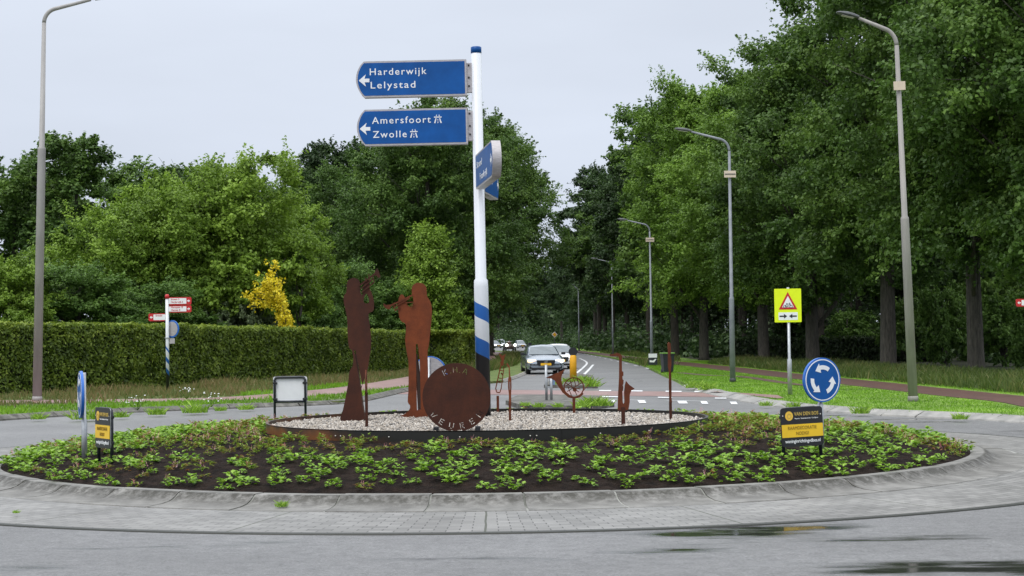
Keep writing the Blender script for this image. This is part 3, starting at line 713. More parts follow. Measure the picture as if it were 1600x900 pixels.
# trumpeter with raised trumpet
D1 = 23.8
o, b = sculpt('musician_sculpture', 552, 657, D1, 'dark rusty steel silhouette of a musician blowing a trumpet raised to the upper right', 'sculpture')
body = [(547, 436), (552, 434), (558, 435.5), (562, 440), (563, 449), (563, 456), (566, 461), (567, 452), (568, 444), (570, 438), (574, 436), (577, 441), (577, 449), (580, 456), (583, 465), (584.5, 476), (583, 486), (577, 489), (576, 494), (577, 502), (578.5, 514), (580, 528), (579.5, 545), (577, 560), (575, 575), (570.5, 590), (566, 602), (564.5, 612), (566, 635), (568, 658), (533, 658), (536, 640), (540.5, 618), (544, 598), (545.5, 583), (548.5, 576), (551, 572), (552, 560), (550, 548), (545.5, 543), (543.5, 528), (543, 510), (542, 495), (540, 485), (537.5, 474), (537, 463), (541, 457), (541.5, 450), (542, 443), (544, 438)]
hole = [(570, 462), (573, 459), (576, 465), (576.5, 473), (571, 474), (568, 470)]
link('figure', plate_me('figure', sm_closed(pl_local(body, b, D1)), [sm_closed(pl_local(hole, b, D1)), pl_local([(553.5, 548), (555.2, 547), (566, 600), (563.5, 606)], b, D1)], .012), M['corten_dark'], o)
tr = [(586, 424), (589.5, 419.5), (592, 424), (595, 433), (591.5, 434.5), (588, 430.5), (584, 431)]
bars = [bar((561, 447), (587, 427), 2.6), bar((563, 452), (583, 436), 1.8), bar((565, 457), (585, 441), 1.8), bar((582, 430), (585, 442), 1.8), bar((576, 428), (579, 441), 1.8), bar((571, 434), (573, 440), 1.8)]
bmj = [plate_me('t', pl_local(q_, b, D1), (), .010, -.004*i-.012) for i, q_ in enumerate([tr]+bars)]
def join_me(name, ms):
    bm = bmesh.new()
    for m_ in ms: bm.from_mesh(m_); bpy.data.meshes.remove(m_)
    return mesh_bm(name, bm)
link('trumpet', join_me('trumpet', bmj), M['corten_dark'], o)
fin = [(552, 545), (556, 560), (563, 611), (568, 658), (556, 658)]
fl = pl_local(fin, b, D1)
bm = bmesh.new()
v0 = [(.02, .006, 1.02), (.12, .006, .45), (.15, .006, 0), (.13, .62, 0), (.05, .10, 1.0)]
vs = [bm.verts.new(p) for p in v0]; bm.faces.new(vs)
me = mesh_bm('support_fin', bm); s_ = link('support_fin', me, M['corten_dark'], o); sm = s_.modifiers.new('solid', 'SOLIDIFY'); sm.thickness = .012
# trumpeter facing left
D2 = 24.7
o, b = sculpt('musician_sculpture', 653, 652, D2, 'orange brown rusty steel silhouette of a trumpeter facing left beside the drum', 'sculpture')
body = [(646, 445), (651, 442), (658, 442), (663.5, 445), (666.5, 451), (667, 462), (670, 467), (673.5, 474), (675, 486), (674, 503), (672, 522), (670, 540), (668, 552), (669, 582), (668.5, 610), (668, 651), (642, 651.5), (632, 651.5), (625.5, 650), (631, 647.5), (637, 643), (640.5, 638), (640.5, 633), (637, 628), (638, 612), (638.5, 585), (638, 564), (635, 548), (633, 530), (634.5, 508), (628, 503), (624, 496), (622, 480), (623, 466), (627, 460), (631, 462), (634.5, 469), (637, 477), (643, 480), (646, 474), (645.5, 467), (644, 462), (643.5, 456), (643.5, 449)]
link('figure', plate_me('figure', sm_closed(pl_local(body, b, D2), 2), [pl_local([(650, 538), (652.5, 537), (656, 565), (657.5, 640), (651.5, 641), (650.5, 590)], b, D2)], .012), M['corten_bright'], o)
tr = [(599, 474), (603, 476.5), (610, 476), (617, 472.5), (617, 475.5), (611, 479), (609, 483.5), (603, 482), (600, 479)]
bars = [bar((612, 477), (645, 461), 2.5), bar((614, 481), (640, 466), 1.8), bar((617, 486), (625, 479), 1.8), bar((634, 473), (646, 472), 1.4), bar((641, 480), (647, 473), 1.4), bar((615, 474), (618, 486), 1.2)]
link('trumpet', join_me('trumpet', [plate_me('t', pl_local(q_, b, D2), (), .010, -.012-.004*i) for i, q_ in enumerate([tr]+bars)]), M['corten'], o)
bm = bmesh.new(); vs = [bm.verts.new(p) for p in [(-.03, .006, 1.0), (.02, .006, 0), (.10, .55, 0), (.0, .08, .98)]]; bm.faces.new(vs)
s_ = link('support_fin', mesh_bm('support_fin', bm), M['corten_dark'], o); sm = s_.modifiers.new('solid', 'SOLIDIFY'); sm.thickness = .012
# drum
D3 = 20.75
o, b = sculpt('drum_sculpture', 714, 674, D3, 'large round dark rusty steel drum disc with cut out letters round its edge', 'sculpture')
cz = .0+54*D3/2500+.005; rr = 53.3*D3/2500
def slots(ch, ang, up, s=.062, rad_=None):
    """strokes of one stencil letter, placed on the rim"""
    st = {'K': [((-.40, -.5), (-.40, .5)), ((-.12, .12), (.35, .5)), ((-.12, -.12), (.35, -.5))], 'H': [((-.40, -.5), (-.40, .5)), ((.40, -.5), (.40, .5)), ((-.15, 0), (.15, 0))],
          'A': [((-.45, -.5), (-.05, .5)), ((.12, .5), (.42, -.5)), ((-.15, -.15), (.15, -.15))], '.': [((-.1, -.45), (.1, -.45))],
          'V': [((-.5, .5), (-.16, -.5)), ((.16, -.5), (.5, .5))], 'E': [((-.35, -.5), (-.35, .5)), ((-.15, .45), (.4, .45)), ((-.15, 0), (.35, 0)), ((-.15, -.45), (.4, -.45))],
          'U': [((-.42, .5), (-.42, -.3)), ((-.18, -.5), (.18, -.5)), ((.42, -.3), (.42, .5))], 'R': [((-.42, -.5), (-.42, .5)), ((-.12, .45), (.3, .42)), ((-.12, .05), (.3, .08)), ((-.05, -.2), (.38, -.55))],
          'N': [((-.48, -.5), (-.48, .5)), ((-.14, .4), (.14, -.4)), ((.48, -.5), (.48, .5))]}[ch]
    res = []; rc = rad_
    cxx, czz = rc*math.sin(ang), cz+rc*math.cos(ang)
    ux, uz = (math.sin(ang), math.cos(ang)) if up else (-math.sin(ang), -math.cos(ang)); rx, rz_ = uz, -ux
    for p, q_ in st:
        P_ = [(cxx+(a_*rx*.85+c_*ux)*s*1.15, czz+(a_*rz_*.85+c_*uz)*s*1.15) for a_, c_ in (p, q_)]
        res.append(bar(P_[0], P_[1], .009))
    return res
holes = []
for ch, a in zip('K.H.A', (-.42, -.22, -.04, .14, .34)): holes += slots(ch, a, True, rad_=rr*.80)
for ch, a in zip('VEUREN', (PI+.93, PI+.56, PI+.19, PI-.19, PI-.56, PI-.93)): holes += slots(ch, a, False, rad_=rr*.84)
link('disc', plate_me('disc', ngon(0, cz, rr, 72), holes, .012), M['corten_dark'], o)
for sx in (-.27, .27):
    link('foot', box_me('foot', (sx, .02, .03), (.07, .14, .09), .01), M['black'], o)
# french horn
D4 = 25.3
o, b = sculpt('french_horn_sculpture', 897, 645, D4, 'rusty steel french horn silhouette with a coiled ring on a short post', 'sculpture')
bell = [(852, 590.5), (862, 586), (874, 581), (884, 576.5), (880, 581), (877.5, 588), (877, 594), (879, 603), (883, 611), (890, 617), (897, 620), (905, 618), (909.5, 613), (912, 615.5), (906, 621), (897, 623), (888, 621), (879, 613.5), (872, 603), (866.5, 594.5), (861, 591.5)]
msx = [plate_me('t', pl_local(bell, b, D4), (), .010)]
cc = (896.7, 605.3)
msx.append(plate_me('t', pl_local([(cc[0]+16*math.cos(a), cc[1]+16*math.sin(a)) for a in np.linspace(0, 2*PI, 41)[:-1]], b, D4), [pl_local([(cc[0]+14.2*math.cos(a), cc[1]+14.2*math.sin(a)) for a in np.linspace(0, 2*PI, 41)[:-1]], b, D4)], .010, -.002))
for q_ in [((884, 598), (905, 613)), ((886, 612), (909, 598)), ((890, 592), (894, 604)), ((896, 591), (900, 603)), ((902, 592), (905, 601)), ((887, 604), (893, 618)), ((893, 606), (907, 608)), ((898, 610), (902, 619)), ((911, 611), (920, 600)), ((884, 603), (895, 596))]:
    msx.append(plate_me('t', pl_local(bar(*q_, 1.2), b, D4), (), .010, .003))
msx.append(plate_me('t', pl_local([(898+3.2*math.cos(a), 609+3.2*math.sin(a)) for a in np.linspace(0, 2*PI, 13)[:-1]], b, D4), (), .010, .006))
link('horn', join_me('horn', msx), M['corten'], o)
link('post', box_me('post', (0, 0, .12), (.045, .03, .26), .004), M['corten'], o)
# saxophone
D5 = 21.8
o, b = sculpt('saxophone_sculpture', 974, 667, D5, 'rusty steel saxophone silhouette with an upturned bell on a short post', 'sculpture')
sx_ = [(952.5, 556), (953, 553.5), (961, 552.5), (964, 551), (969, 553), (972, 556.5), (971.5, 562), (972, 580), (974, 581), (974, 587), (972.5, 588), (973, 593), (974.5, 594), (974, 600), (973, 602), (974, 605), (973.5, 610), (972.5, 611), (973, 628), (974, 631), (975.5, 629), (975, 613), (976, 603), (978, 595), (983, 601), (992, 607.5), (986.5, 610), (984, 617), (984, 628), (982, 640), (976, 641.5), (965, 641), (965.5, 620), (967.2, 590), (967.5, 562), (966.5, 557), (961, 556.5)]
link('saxophone', plate_me('saxophone', pl_local(sx_, b, D5), (), .010), M['corten'], o)
link('post', box_me('post', (0, 0, .12), (.052, .03, .26), .004), M['corten_dark'], o)
# clarinet on the right
D6 = 23.0
o, b = sculpt('clarinet_sculpture', 1048, 656, D6, 'tall narrow rusty steel clarinet seen nearly edge on at the right of the ring', 'sculpture')
cl = [(-.035, 1.10), (-.012, 1.12), (.02, 1.10), (.025, 1.0), (.012, .93), (.02, .9), (.03, .86), (.028, .80), (.016, .74), (.024, .55), (.02, .3), (.03, .26), (-.02, .26), (-.022, .5), (-.018, .7), (-.034, .78), (-.03, .92), (-.03, 1.0)]
link('clarinet', plate_me('clarinet', [(x*.95, z) for x, z in cl], [[(-.004, .32), (.004, .32), (.004, .7), (-.004, .7)]], .012), M['corten'], o).rotation_euler = (0, 0, R(35))
link('post', box_me('post', (0, 0, .13), (.04, .03, .27), .006), M['corten_dark'], o)
# trombone
D7 = 25.9
o, b = sculpt('trombone_sculpture', 778, 640, D7, 'tilted open rusty steel trombone outline right of the striped pole', 'sculpture')
tb = [plate_me('t', pl_local(q_, b, D7), (), .010, i*.003) for i, q_ in enumerate([
    [(779, 551), (785, 556), (790, 553), (788, 560), (786, 572), (784, 572), (783, 562)],
    bar((785, 560), (774.5, 607), 1.7), bar((787.5, 574), (783, 608), 1.4), bar((780, 578), (787, 580), 1.4), bar((777.5, 590), (785, 592), 1.3), bar((781, 566), (789, 570), 1.3), bar((774.3, 606), (776, 613), 1.7), bar((776, 613), (781, 613.5), 1.7), bar((783, 607), (781, 613.5), 1.5), bar((779, 596), (782, 598), 2.5), bar((783, 583), (786, 586), 2.5)])]
link('trombone', join_me('trombone', tb), M['corten_bright'], o)
link('post', box_me('post', (0, 0, .14), (.042, .03, .29), .004), M['corten'], o)
# upright flute seen edge on
D8 = 23.2
o, b = sculpt('flute_sculpture', 797, 658, D8, 'narrow upright rusty steel instrument seen edge on between trombone and french horn', 'sculpture')
flt = [(-.045, .84), (-.03, .85), (.004, .80), (.012, .66), (.026, .63), (.028, .50), (.02, .40), (.022, .24), (-.012, .24), (-.012, .40), (-.022, .50), (-.02, .62), (-.006, .66), (-.008, .78)]
link('flute', plate_me('flute', flt, [[(.0, .46), (.008, .46), (.008, .58), (.0, .58)]], .012), M['corten_bright'], o).rotation_euler = (0, 0, R(-15))
link('post', box_me('post', (0, 0, .14), (.036, .03, .29), .004), M['corten'], o)
# left edge-on instrument
D9 = 22.1
o, b = sculpt('instrument_sculpture', 573, 665, D9, 'thin rusty steel instrument plate seen exactly edge on in front of the left musician', 'sculpture')
me = plate_me('plate', [(-.12, .46), (.10, .50), (.13, .62), (.09, .78), (-.05, .80), (-.13, .66)], [ngon(0, .64, .07, 24)], .010)
link('plate', me, M['corten'], o).rotation_euler = (0, 0, R(90))
link('post', box_me('post', (0, 0, .24), (.04, .03, .50), .004), M['corten_dark'], o)

# ================================================================== BIG SIGNPOST
DP = 24.8
pb = Wp(756, 650, DP); pb.z = GZ-.02
post = empty('signpost', pb, 0, 'tall white signpost with blue and white stripes, black foot and blue direction signs', 'signpost')
post.rotation_euler = (0, R(-.45), 0)
def stripe_mat(name, z_black, bands, k, white, seam=0):
    m, n, b_ = nmat(name); tcx = N(n, 'ShaderNodeTexCoord'); s = N(n, 'ShaderNodeSeparateXYZ'); n.links.new(tcx.outputs['Object'], s.inputs[0])
    ny = N(n, 'ShaderNodeMath', operation='MULTIPLY'); ny.inputs[1].default_value = -1; n.links.new(s.outputs['Y'], ny.inputs[0])
    at = N(n, 'ShaderNodeMath', operation='ARCTAN2'); n.links.new(s.outputs['X'], at.inputs[0]); n.links.new(ny.outputs[0], at.inputs[1])
    ma = N(n, 'ShaderNodeMath', operation='MULTIPLY_ADD'); ma.inputs[1].default_value = k; n.links.new(at.outputs[0], ma.inputs[0]); n.links.new(s.outputs['Z'], ma.inputs[2])
    r = n.nodes.new('ShaderNodeValToRGB'); r.color_ramp.interpolation = 'CONSTANT'
    dv = N(n, 'ShaderNodeMath', operation='DIVIDE'); dv.inputs[1].default_value = 8; n.links.new(ma.outputs[0], dv.inputs[0]); n.links.new(dv.outputs[0], r.inputs[0])
    r.color_ramp.elements[0].position = 0; r.color_ramp.elements[0].color = (.012, .012, .015, 1)
    r.color_ramp.elements[1].position = z_black/8; r.color_ramp.elements[1].color = (.02, .12, .42, 1)
    for z, c in bands: e = r.color_ramp.elements.new(z/8); e.color = (*(white if c else (.02, .12, .42)), 1)
    n.links.new(r.outputs[0], b_.inputs['Base Color']); b_.inputs['Roughness'].default_value = .3
    return m
Hp = (650-72)*DP/2500+.03
def zz(py): return (650-py)*DP/2500+.02
M['pole'] = stripe_mat('striped_pole_paint', zz(555), [(zz(532), 1), (zz(500), 0), (zz(478.5), 1)], .052, (.70, .73, .78))
pts = [(0, 0, 0), (0, 0, zz(447)), (0, 0, zz(437)), (0, 0, zz(434)), (0, 0, Hp-.01), (0, 0, Hp)]
link('pole', tube_me('pole', pts, [.111, .111, .107, .086, .080, .068], 32), M['pole'], post)
def finger(parent, z0, ang, length, ht, lines, name='sign_panel', arrow=True, mirror=False, th=.13, gap=.155, fs=.105):
    """direction panel; local x runs away from the pole, face towards local -y"""
    e = 1 if not mirror else -1
    def mir(P): return [(e*x, z) for x, z in P]
    bul = .13
    def outl(ins):
        P = [(gap+ins, z0+ins), (length-bul, z0+ins)]
        for i in range(1, 12):
            t = i/12; P.append((length-bul+(bul-ins)*math.sin(PI*t)**.75, z0+ins+(ht-2*ins)*t))
        return P+[(length-bul, z0+ht-ins), (gap+ins, z0+ht-ins)]
    pan = link(name, plate_me(name, mir(outl(0)), (), th), M['alu'], parent, (0, 0, 0)); pan.rotation_euler = (0, 0, ang)
    link('face', plate_me('face', mir(outl(.028)), (), .004, -th/2-.0022), M['blue'], pan)
    yy = -th/2-.0065
    if arrow:
        ax = length-.045; az = z0+ht*.47; s = .075
        A = [(ax, az), (ax-.11, az+.095), (ax-.09, az+.028), (ax-.165, az+.028), (ax-.165, az-.028), (ax-.09, az-.028), (ax-.11, az-.095)]
        link('arrow', plate_me('arrow', mir(A), (), .003, yy), M['white'], pan)
    for i, (tx, x0, wdt, zc, mw) in enumerate(lines):
        link('lettering', text_me('lettering', tx, fs, wdt, x0, zc, yy, space=1.22, bold=.006), M['white'], pan)
        if mw:
            mx = x0+wdt+.05; s = .11
            ms = []
            for P in ([(0, 0), (.022, 0), (.040, .5*s+.02), (.024, .5*s+.02)], [(.12, 0), (.098, 0), (.080, .5*s+.02), (.096, .5*s+.02)], [(.0, .085), (.12, .085), (.12, .10), (.0, .10)], [(.030, .104), (.042, .104), (.046, .13), (.036, .13)], [(.090, .104), (.078, .104), (.074, .13), (.084, .13)], [(.055, .0), (.065, .0), (.065, .025), (.055, .025)], [(.055, .04), (.065, .04), (.065, .062), (.055, .062)]):
                ms.append(plate_me('t', [(mx+x*1.0, zc-.01+z*1.0) for x, z in P], (), .003, yy))
            link('motorway_symbol', join_me('motorway_symbol', ms), M['white'], pan)
    for dz in (.15, ht*.5, ht-.09):
        bm = bmesh.new(); bmesh.ops.create_uvsphere(bm, u_segments=8, v_segments=6, radius=.016)
        link('bolt', mesh_bm('bolt', bm, True), M['black'], pan, (e*(gap-.035), -.045, z0+dz))
    link('bracket', box_me('bracket', (e*(gap-.035), 0, z0+ht*.5), (.15, .07, ht*.82), .006), M['alu'], pan)
    return pan
link('cap', tube_me('cap', [(0, 0, zz(80)), (0, 0, Hp+.004), (0, 0, Hp+.012)], [.0835, .0835, .07], 32), M['blue'], post)
sc_ = DP/2500
def X_(px): return (px-743)*sc_
finger(post, zz(147), 0, (741-552)*sc_, .565, [('Harderwijk', (579-746)*sc_, 89*sc_, zz(112), 0), ('Lelystad', (580-746)*sc_, 70*sc_, zz(133), 0)], mirror=True)
finger(post, zz(223), 0, (744-555)*sc_, .565, [('Amersfoort', (582-747)*sc_, 92*sc_, zz(188.5), 1), ('Zwolle', (583-747)*sc_, 53*sc_, zz(210.5), 1)], mirror=True)
# panel pointing to the viewer: local x -> (.146,-.989)
finger(post, 4.05-GZ, math.atan2(-2.05, .30), 2.12, .525, [('Strand', .35, .6, 4.05-GZ+.30, 0), ('Frankrijk', .70, .85, 4.05-GZ+.09, 0)], fs=.10)
p4 = finger(post, 4.02-GZ, math.atan2(1.5, .22), 1.6, .525, [('Ermelo', .35, .55, 4.02-GZ+.20, 0)], fs=.10)

# ================================================================== ROUND BLUE SIGNS
def arrows_mes(r):
    """three circular arrows"""
    ms = []
    for k in range(3):
        a0 = R(90-38+120*k); a1 = a0+R(52); ro, ri = r*.66, r*.47; P = []
        for i in range(9): t = a0+(a1-a0)*i/8; P.append((ro*math.cos(t), ro*math.sin(t)))
        am = (ro+ri)/2
        P.append(((ro+.10*r)*math.cos(a1), (ro+.10*r)*math.sin(a1))); t = a1+R(30); P.append((am*math.cos(t), am*math.sin(t))); P.append(((ri-.14*r)*math.cos(a1), (ri-.14*r)*math.sin(a1)))
        for i in range(9): t = a1-(a1-a0)*i/8; P.append((ri*math.cos(t), ri*math.sin(t)))
        ms.append(P)
    return ms
def round_sign(px, pybase, D, pc, rad_, rz, label, gz, lean=0):
    p = Wp(px, pybase, D); p.z = gz-.05
    o = empty('roundabout_sign', p, rz, label, 'road sign', 'roundabout signs on the planted island')
    o.rotation_euler = (0, lean, rz)
    zc = Wp(px, pc, D).z-p.z
    link('pole', tube_me('pole', [(0, .04, 0), (0, .04, zc-rad_-.02), (0, .04, zc-rad_-.01), (0, .04, zc+rad_*.93)], [.036, .036, .024, .024], 16), M['steel'], o)
    link('plate', plate_me('plate', ngon(0, zc, rad_, 56), (), .035, 0), M['blue_rim'], o)
    link('backing', plate_me('backing', ngon(0, zc, rad_*.94, 48), (), .006, .0205), M['alu'], o)
    link('white_ring', plate_me('white_ring', ngon(0, zc, rad_*.93, 56), [ngon(0, zc, rad_*.885, 56)], .003, -.0195), M['white'], o)
    link('face', plate_me('face', ngon(0, zc, rad_*.885, 56), (), .003, -.0195), M['blue'], o)
    for P in arrows_mes(rad_):
        link('arrow', plate_me('arrow', [(x, zc+z) for x, z in P], (), .003, -.0235), M['white'], o)
    return o
round_sign(1287, 715, 19.3, 593.5, .268, R(26), 'round blue roundabout sign with white arrows behind the right black and yellow board', .26, R(-.5))
round_sign(127, 727, 20.4, 616.5, .30, R(-70), 'round blue roundabout sign turned nearly side on at the left of the bed', .22)
round_sign(672, 650, 27.2, 585, .31, R(168), 'round roundabout sign seen from behind with grey back above the steel drum', .16)

# ================================================================== ADVERTISING BOARDS
def board(px, pybase, D, top, bot, wdt, rz, label, gz, tilt=0, back=False):
    p = Wp(px, pybase, D); p.z = gz-.06
    o = empty('advertising_board', p, rz, label, 'sign board', 'sponsor boards on the roundabout'); o.rotation_euler = (0, tilt, rz)
    zt = Wp(px, top, D).z-p.z; zb = Wp(px, bot, D).z-p.z; h = zt-zb; hw = wdt/2
    # tubular frame
    cx = hw-.03
    link('frame', join_me('frame', [tube_me('t', [(-cx, .03, 0), (-cx, .03, zt-.06), (-cx+.02, .03, zt-.025), (-cx+.06, .03, zt-.015), (cx-.06, .03, zt-.015), (cx-.02, .03, zt-.025), (cx, .03, zt-.06), (cx, .03, 0)], .021, 10), tube_me('t', [(-cx, .03, zb+.03), (cx, .03, zb+.03)], .018, 10)]), M['anthracite'], o)
    for sx in (-cx, cx):
        for z in (zb+.07, zt-.11): link('clamp', box_me('clamp', (sx*.97, .03, z), (.07, .05, .035), .006), M['black'], o)
    pm_ = M['black']
    link('panel', plate_me('panel', rrect(-hw, zb, hw, zt, .035), (), .008, 0), pm_, o)
    link('panel_back', plate_me('panel_back', rrect(-hw+.002, zb+.002, hw-.002, zt-.002, .034), (), .004, .0065), M['white'], o)
    y = -.0065
    link('band', plate_me('band', [(-hw+.008, zb+h*.24), (hw-.004, zb+h*.24), (hw-.004, zb+h*.57), (-hw+.008, zb+h*.57)], (), .003, y), M['yellow'], o)
    em = link('emblem', plate_me('emblem', ngon(-hw*.60, zb+h*.79, h*.105, 32, h*.12), (), .003, y), M['gold'], o)
    link('emblem_mark', plate_me('emblem_mark', ngon(-hw*.60, zb+h*.79, h*.06, 24), [ngon(-hw*.60, zb+h*.79, h*.045, 24)], .003, y-.004), M['dim_gold'], em)
    y2 = y-.004
    link('lettering', text_me('lettering', 'VAN DEN BOS', h*.09, wdt*.58, -hw*.36, zb+h*.79, y, bold=.012), M['dim_gold'], o)
    link('lettering', text_me('lettering', 'Vloeren  Raamdecoratie  Gordijnen', h*.035, wdt*.56, -hw*.34, zb+h*.70, y), M['white'], o)
    link('lettering', text_me('lettering', 'RAAMDECORATIE', h*.085, wdt*.68, 0, zb+h*.44, y2, align='CENTER'), M['brown_ink'], o)
    link('lettering', text_me('lettering', 'NODIG?', h*.085, wdt*.30, 0, zb+h*.30, y2, align='CENTER'), M['brown_ink'], o)
    link('lettering', text_me('lettering', 'woninginrichtingvdbos.nl', h*.085, wdt*.84, 0, zb+h*.10, y, align='CENTER', bold=.015), M['white'], o)
    for sx in (-.9, .9):
        link('screw', box_me('screw', (hw*sx, -.006, zb+h*(.80)), (.012, .006, .012), .002), M['bolt'], o)
    return o
board(1256, 717, 18.7, 636, 697, .52, R(12), 'black and yellow sponsor board facing the camera in front of the right round sign', .27, R(-2.0))
board(161, 733, 19.7, 637, 700, .52, R(-56), 'black and yellow sponsor board turned away beside the left round sign', .22)
board(454, 660, 27.0, 588, 630, .58, R(178), 'sponsor board seen from behind with white back in a dark tubular frame', .20)

# ================================================================== STREET LAMPS
def lamp(px, py, D, H, label, shoulder, cool, armdir, arml, head, r0, tilt=(0, 0), z=.08, armrise=.25, bands=()):
    x, y = Wp(px, py, D).x, D
    o = empty('street_lamp', (x, y, z), 0, label, 'street lamp', 'street lamps along the road')
    o.rotation_euler = (tilt[1], tilt[0], 0)
    hs = H*shoulder; mt = M[cool]
    zc = H-armrise-.55
    link('column', tube_me('column', [(0, 0, 0), (0, 0, hs-.05), (0, 0, hs), (0, 0, hs+.03), (0, 0, zc)], [r0, r0*.86, r0*.84, r0*.62, r0*.45], 16), mt, o)
    c = math.cos(armdir); s = math.sin(armdir); pts = []
    for i in range(8):
        t = i/7*R(72); pts.append((.42*(1-math.cos(t)), zc+.45*math.sin(t)))
    x1, z1 = pts[-1]
    pts.append((arml, z1+armrise))
    link('arm', tube_me('arm', [(p[0]*c, p[0]*s, p[1]) for p in pts], [r0*.45]*8+[r0*.33], 12), mt, o)
    bm = bmesh.new(); ang = math.atan2(armrise, arml-x1); sl_ = head
    Mx = Matrix.Rotation(armdir, 4, 'Z') @ Matrix.Rotation(-ang*.6, 4, 'Y')
    rows = [(0, .05, .05), (.12, .08, .075), (sl_*.5, .13, .09), (sl_*.85, .12, .06), (sl_, .06, .025)]
    rings = []
    for (xx, ww, hh) in rows:
        rings.append([bm.verts.new(Mx @ Vector((xx+arml*0, yy*ww, zz_*hh+.02))) for yy, zz_ in ((-1, 0), (-.7, .6), (0, .9), (.7, .6), (1, 0), (.8, -.35), (-.8, -.35))])
    for a, b_ in zip(rings, rings[1:]):
        for q_ in range(7): bm.faces.new((a[q_], a[(q_+1) % 7], b_[(q_+1) % 7], b_[q_]))
    bm.faces.new(rings[0][::-1]); bm.faces.new(rings[-1]); bmesh.ops.recalc_face_normals(bm, faces=bm.faces)
    hd = link('lamp_head', mesh_bm('lamp_head', bm), M['dark_head'], o, (arml*c, arml*s, z1+armrise))
    g = plate_me('lens', [(.12, -.08), (sl_*.75, -.09), (sl_*.75, .09), (.12, .08)], (), .006)
    for v in g.vertices: v.co = Mx @ Vector((v.co.x, v.co.z, -.025+v.co.y))
    link('lens', g, M['glass_lamp'], hd)
    for (bz, bw, bh, twin) in bands:
        link('number_plate', box_me('number_plate', (0, -.09, bz), (bw, .03, bh), .004), M['beige'], o)
        if twin: link('strap', box_me('strap', (0, -.112, bz), (bw*.9, .012, .03)), M['dark_head'], o)
    link('base_collar', tube_me('base_collar', [(0, 0, 0), (0, 0, .12), (0, 0, .14)], [r0*1.12, r0*1.1, r0*1.0], 16), M['dark_head'] if cool == 'lamp_cool' else mt, o)
    return o
lamp(58, 631, 47.5, 12.15, 'tall grey brown street lamp leaning right at the left edge by the hedge', .62, 'lamp_grey', R(8), 1.35, .62, .135, (R(1.3), 0), armrise=.32, bands=())
lamp(1427, 631, 38.4, 9.42, 'nearest pale street lamp on the right lawn in front of the oaks', .47, 'lamp_conc', R(178), .88, .55, .115, (R(-1.4), 0), armrise=.28, bands=((7.6, .28, .21, False),))
lamp(1145, 601, 57, 9.1, 'slender blue grey street lamp on the lawn beyond the red crossing', .33, 'lamp_cool', R(176), 1.35, .6, .105, (R(.2), 0), armrise=.3, bands=((7.42, .42, .24, True),))
lamp(1019, 573, 95, 8.75, 'third street lamp from the right, beside the dark wheelie bin', .3, 'lamp_cool', R(176), 1.3, .6, .10, (R(-.1), 0), bands=((7.45, .5, .24, True),))
lamp(958, 559, 146, 9.0, 'thin dim street lamp among the dark trunks left of the third lamp', .3, 'lamp_cool', R(176), 1.3, .6, .09)
lamp(905, 549, 216, 8.9, 'farthest street lamp at the edge of the road bend', .3, 'lamp_cool', R(170), .5, .45, .12)

# ================================================================== CYCLE FINGERPOST (left)
DL = 55.0; s5 = DL/2500
p = Wp(262, 600, DL); fpz = .09
fpst = empty('cycle_signpost', (p.x, DL, fpz), 0, 'white cycle signpost with red and white finger boards in front of the left hedge', 'signpost')
HL = Wp(262, 463, DL).z-fpz
M['pole2'] = stripe_mat('striped_cycle_pole', .62, [(.78, 1), (1.0, 0), (1.15, 1), (1.38, 0), (1.5, 1)], .07, (.70, .73, .76))
link('pole', tube_me('pole', [(0, 0, 0), (0, 0, HL)], .058, 16), M['pole2'], fpst)
link('cap', tube_me('cap', [(0, 0, HL-.08), (0, 0, HL+.03), (0, 0, HL+.07)], [.075, .075, .04], 16), M['red'], fpst)
def redfinger(parent, x0, x1, zc, h, d, txt, D):
    pn = link('finger_board', plate_me('finger_board', rrect(min(x0, x1), zc-h/2, max(x0, x1), zc+h/2, .05), (), .04), M['red'], parent)
    e = x1-(.17 if x1 > x0 else -.17)
    link('face', plate_me('face', rrect(min(x0, e), zc-h/2+.035, max(x0, e), zc+h/2-.035, .01), (), .004, -.022), M['white'], pn)
    ax = x1-(.04 if x1 > x0 else -.04); sg = 1 if x1 > x0 else -1
    link('arrow', plate_me('arrow', [(ax, zc), (ax-sg*.06, zc+.05), (ax-sg*.06, zc+.015), (ax-sg*.11, zc+.015), (ax-sg*.11, zc-.015), (ax-sg*.06, zc-.015), (ax-sg*.06, zc-.05)], (), .003, -.022), M['white'], pn)
    for i, t_ in enumerate(txt):
        link('lettering', text_me('lettering', t_, .055, None, min(x0, e)+.08, zc+.03-.09*i, -.0255, bold=.02), M['red'], pn)
    return pn
def zl(py): return Wp(262, py, DL).z-fpz
redfinger(fpst, .06, 38*s5, zl(470.5), 12*s5, 1, ['Ermelo 3', 'Harderwijk 5'], DL)
redfinger(fpst, .06, 38*s5, zl(483), 11*s5, 1, ['Nunspeet 12', 'Hierden 8'], DL)
redfinger(fpst, -.06, -29*s5, zl(495.5), 12*s5, -1, ['Ermelo'], DL)
zc_ = zl(514)
pn = link('round_plate', plate_me('round_plate', ngon(.12, zc_, .30, 40, .30), (), .03, .12), M['blue_rim'], fpst)
pn.rotation_euler = (0, 0, R(-30))
link('plate_back', plate_me('plate_back', ngon(.12, zc_, .25, 40), (), .004, .10), M['alu'], pn)
link('small_plate', box_me('small_plate', (.17, -.02, zl(533)), (.18, .03, .18), .004), M['alu'], fpst)
link('pole_clamp', box_me('pole_clamp', (0, 0, zl(528)), (.15, .15, .04), .004), M['steel'], fpst)

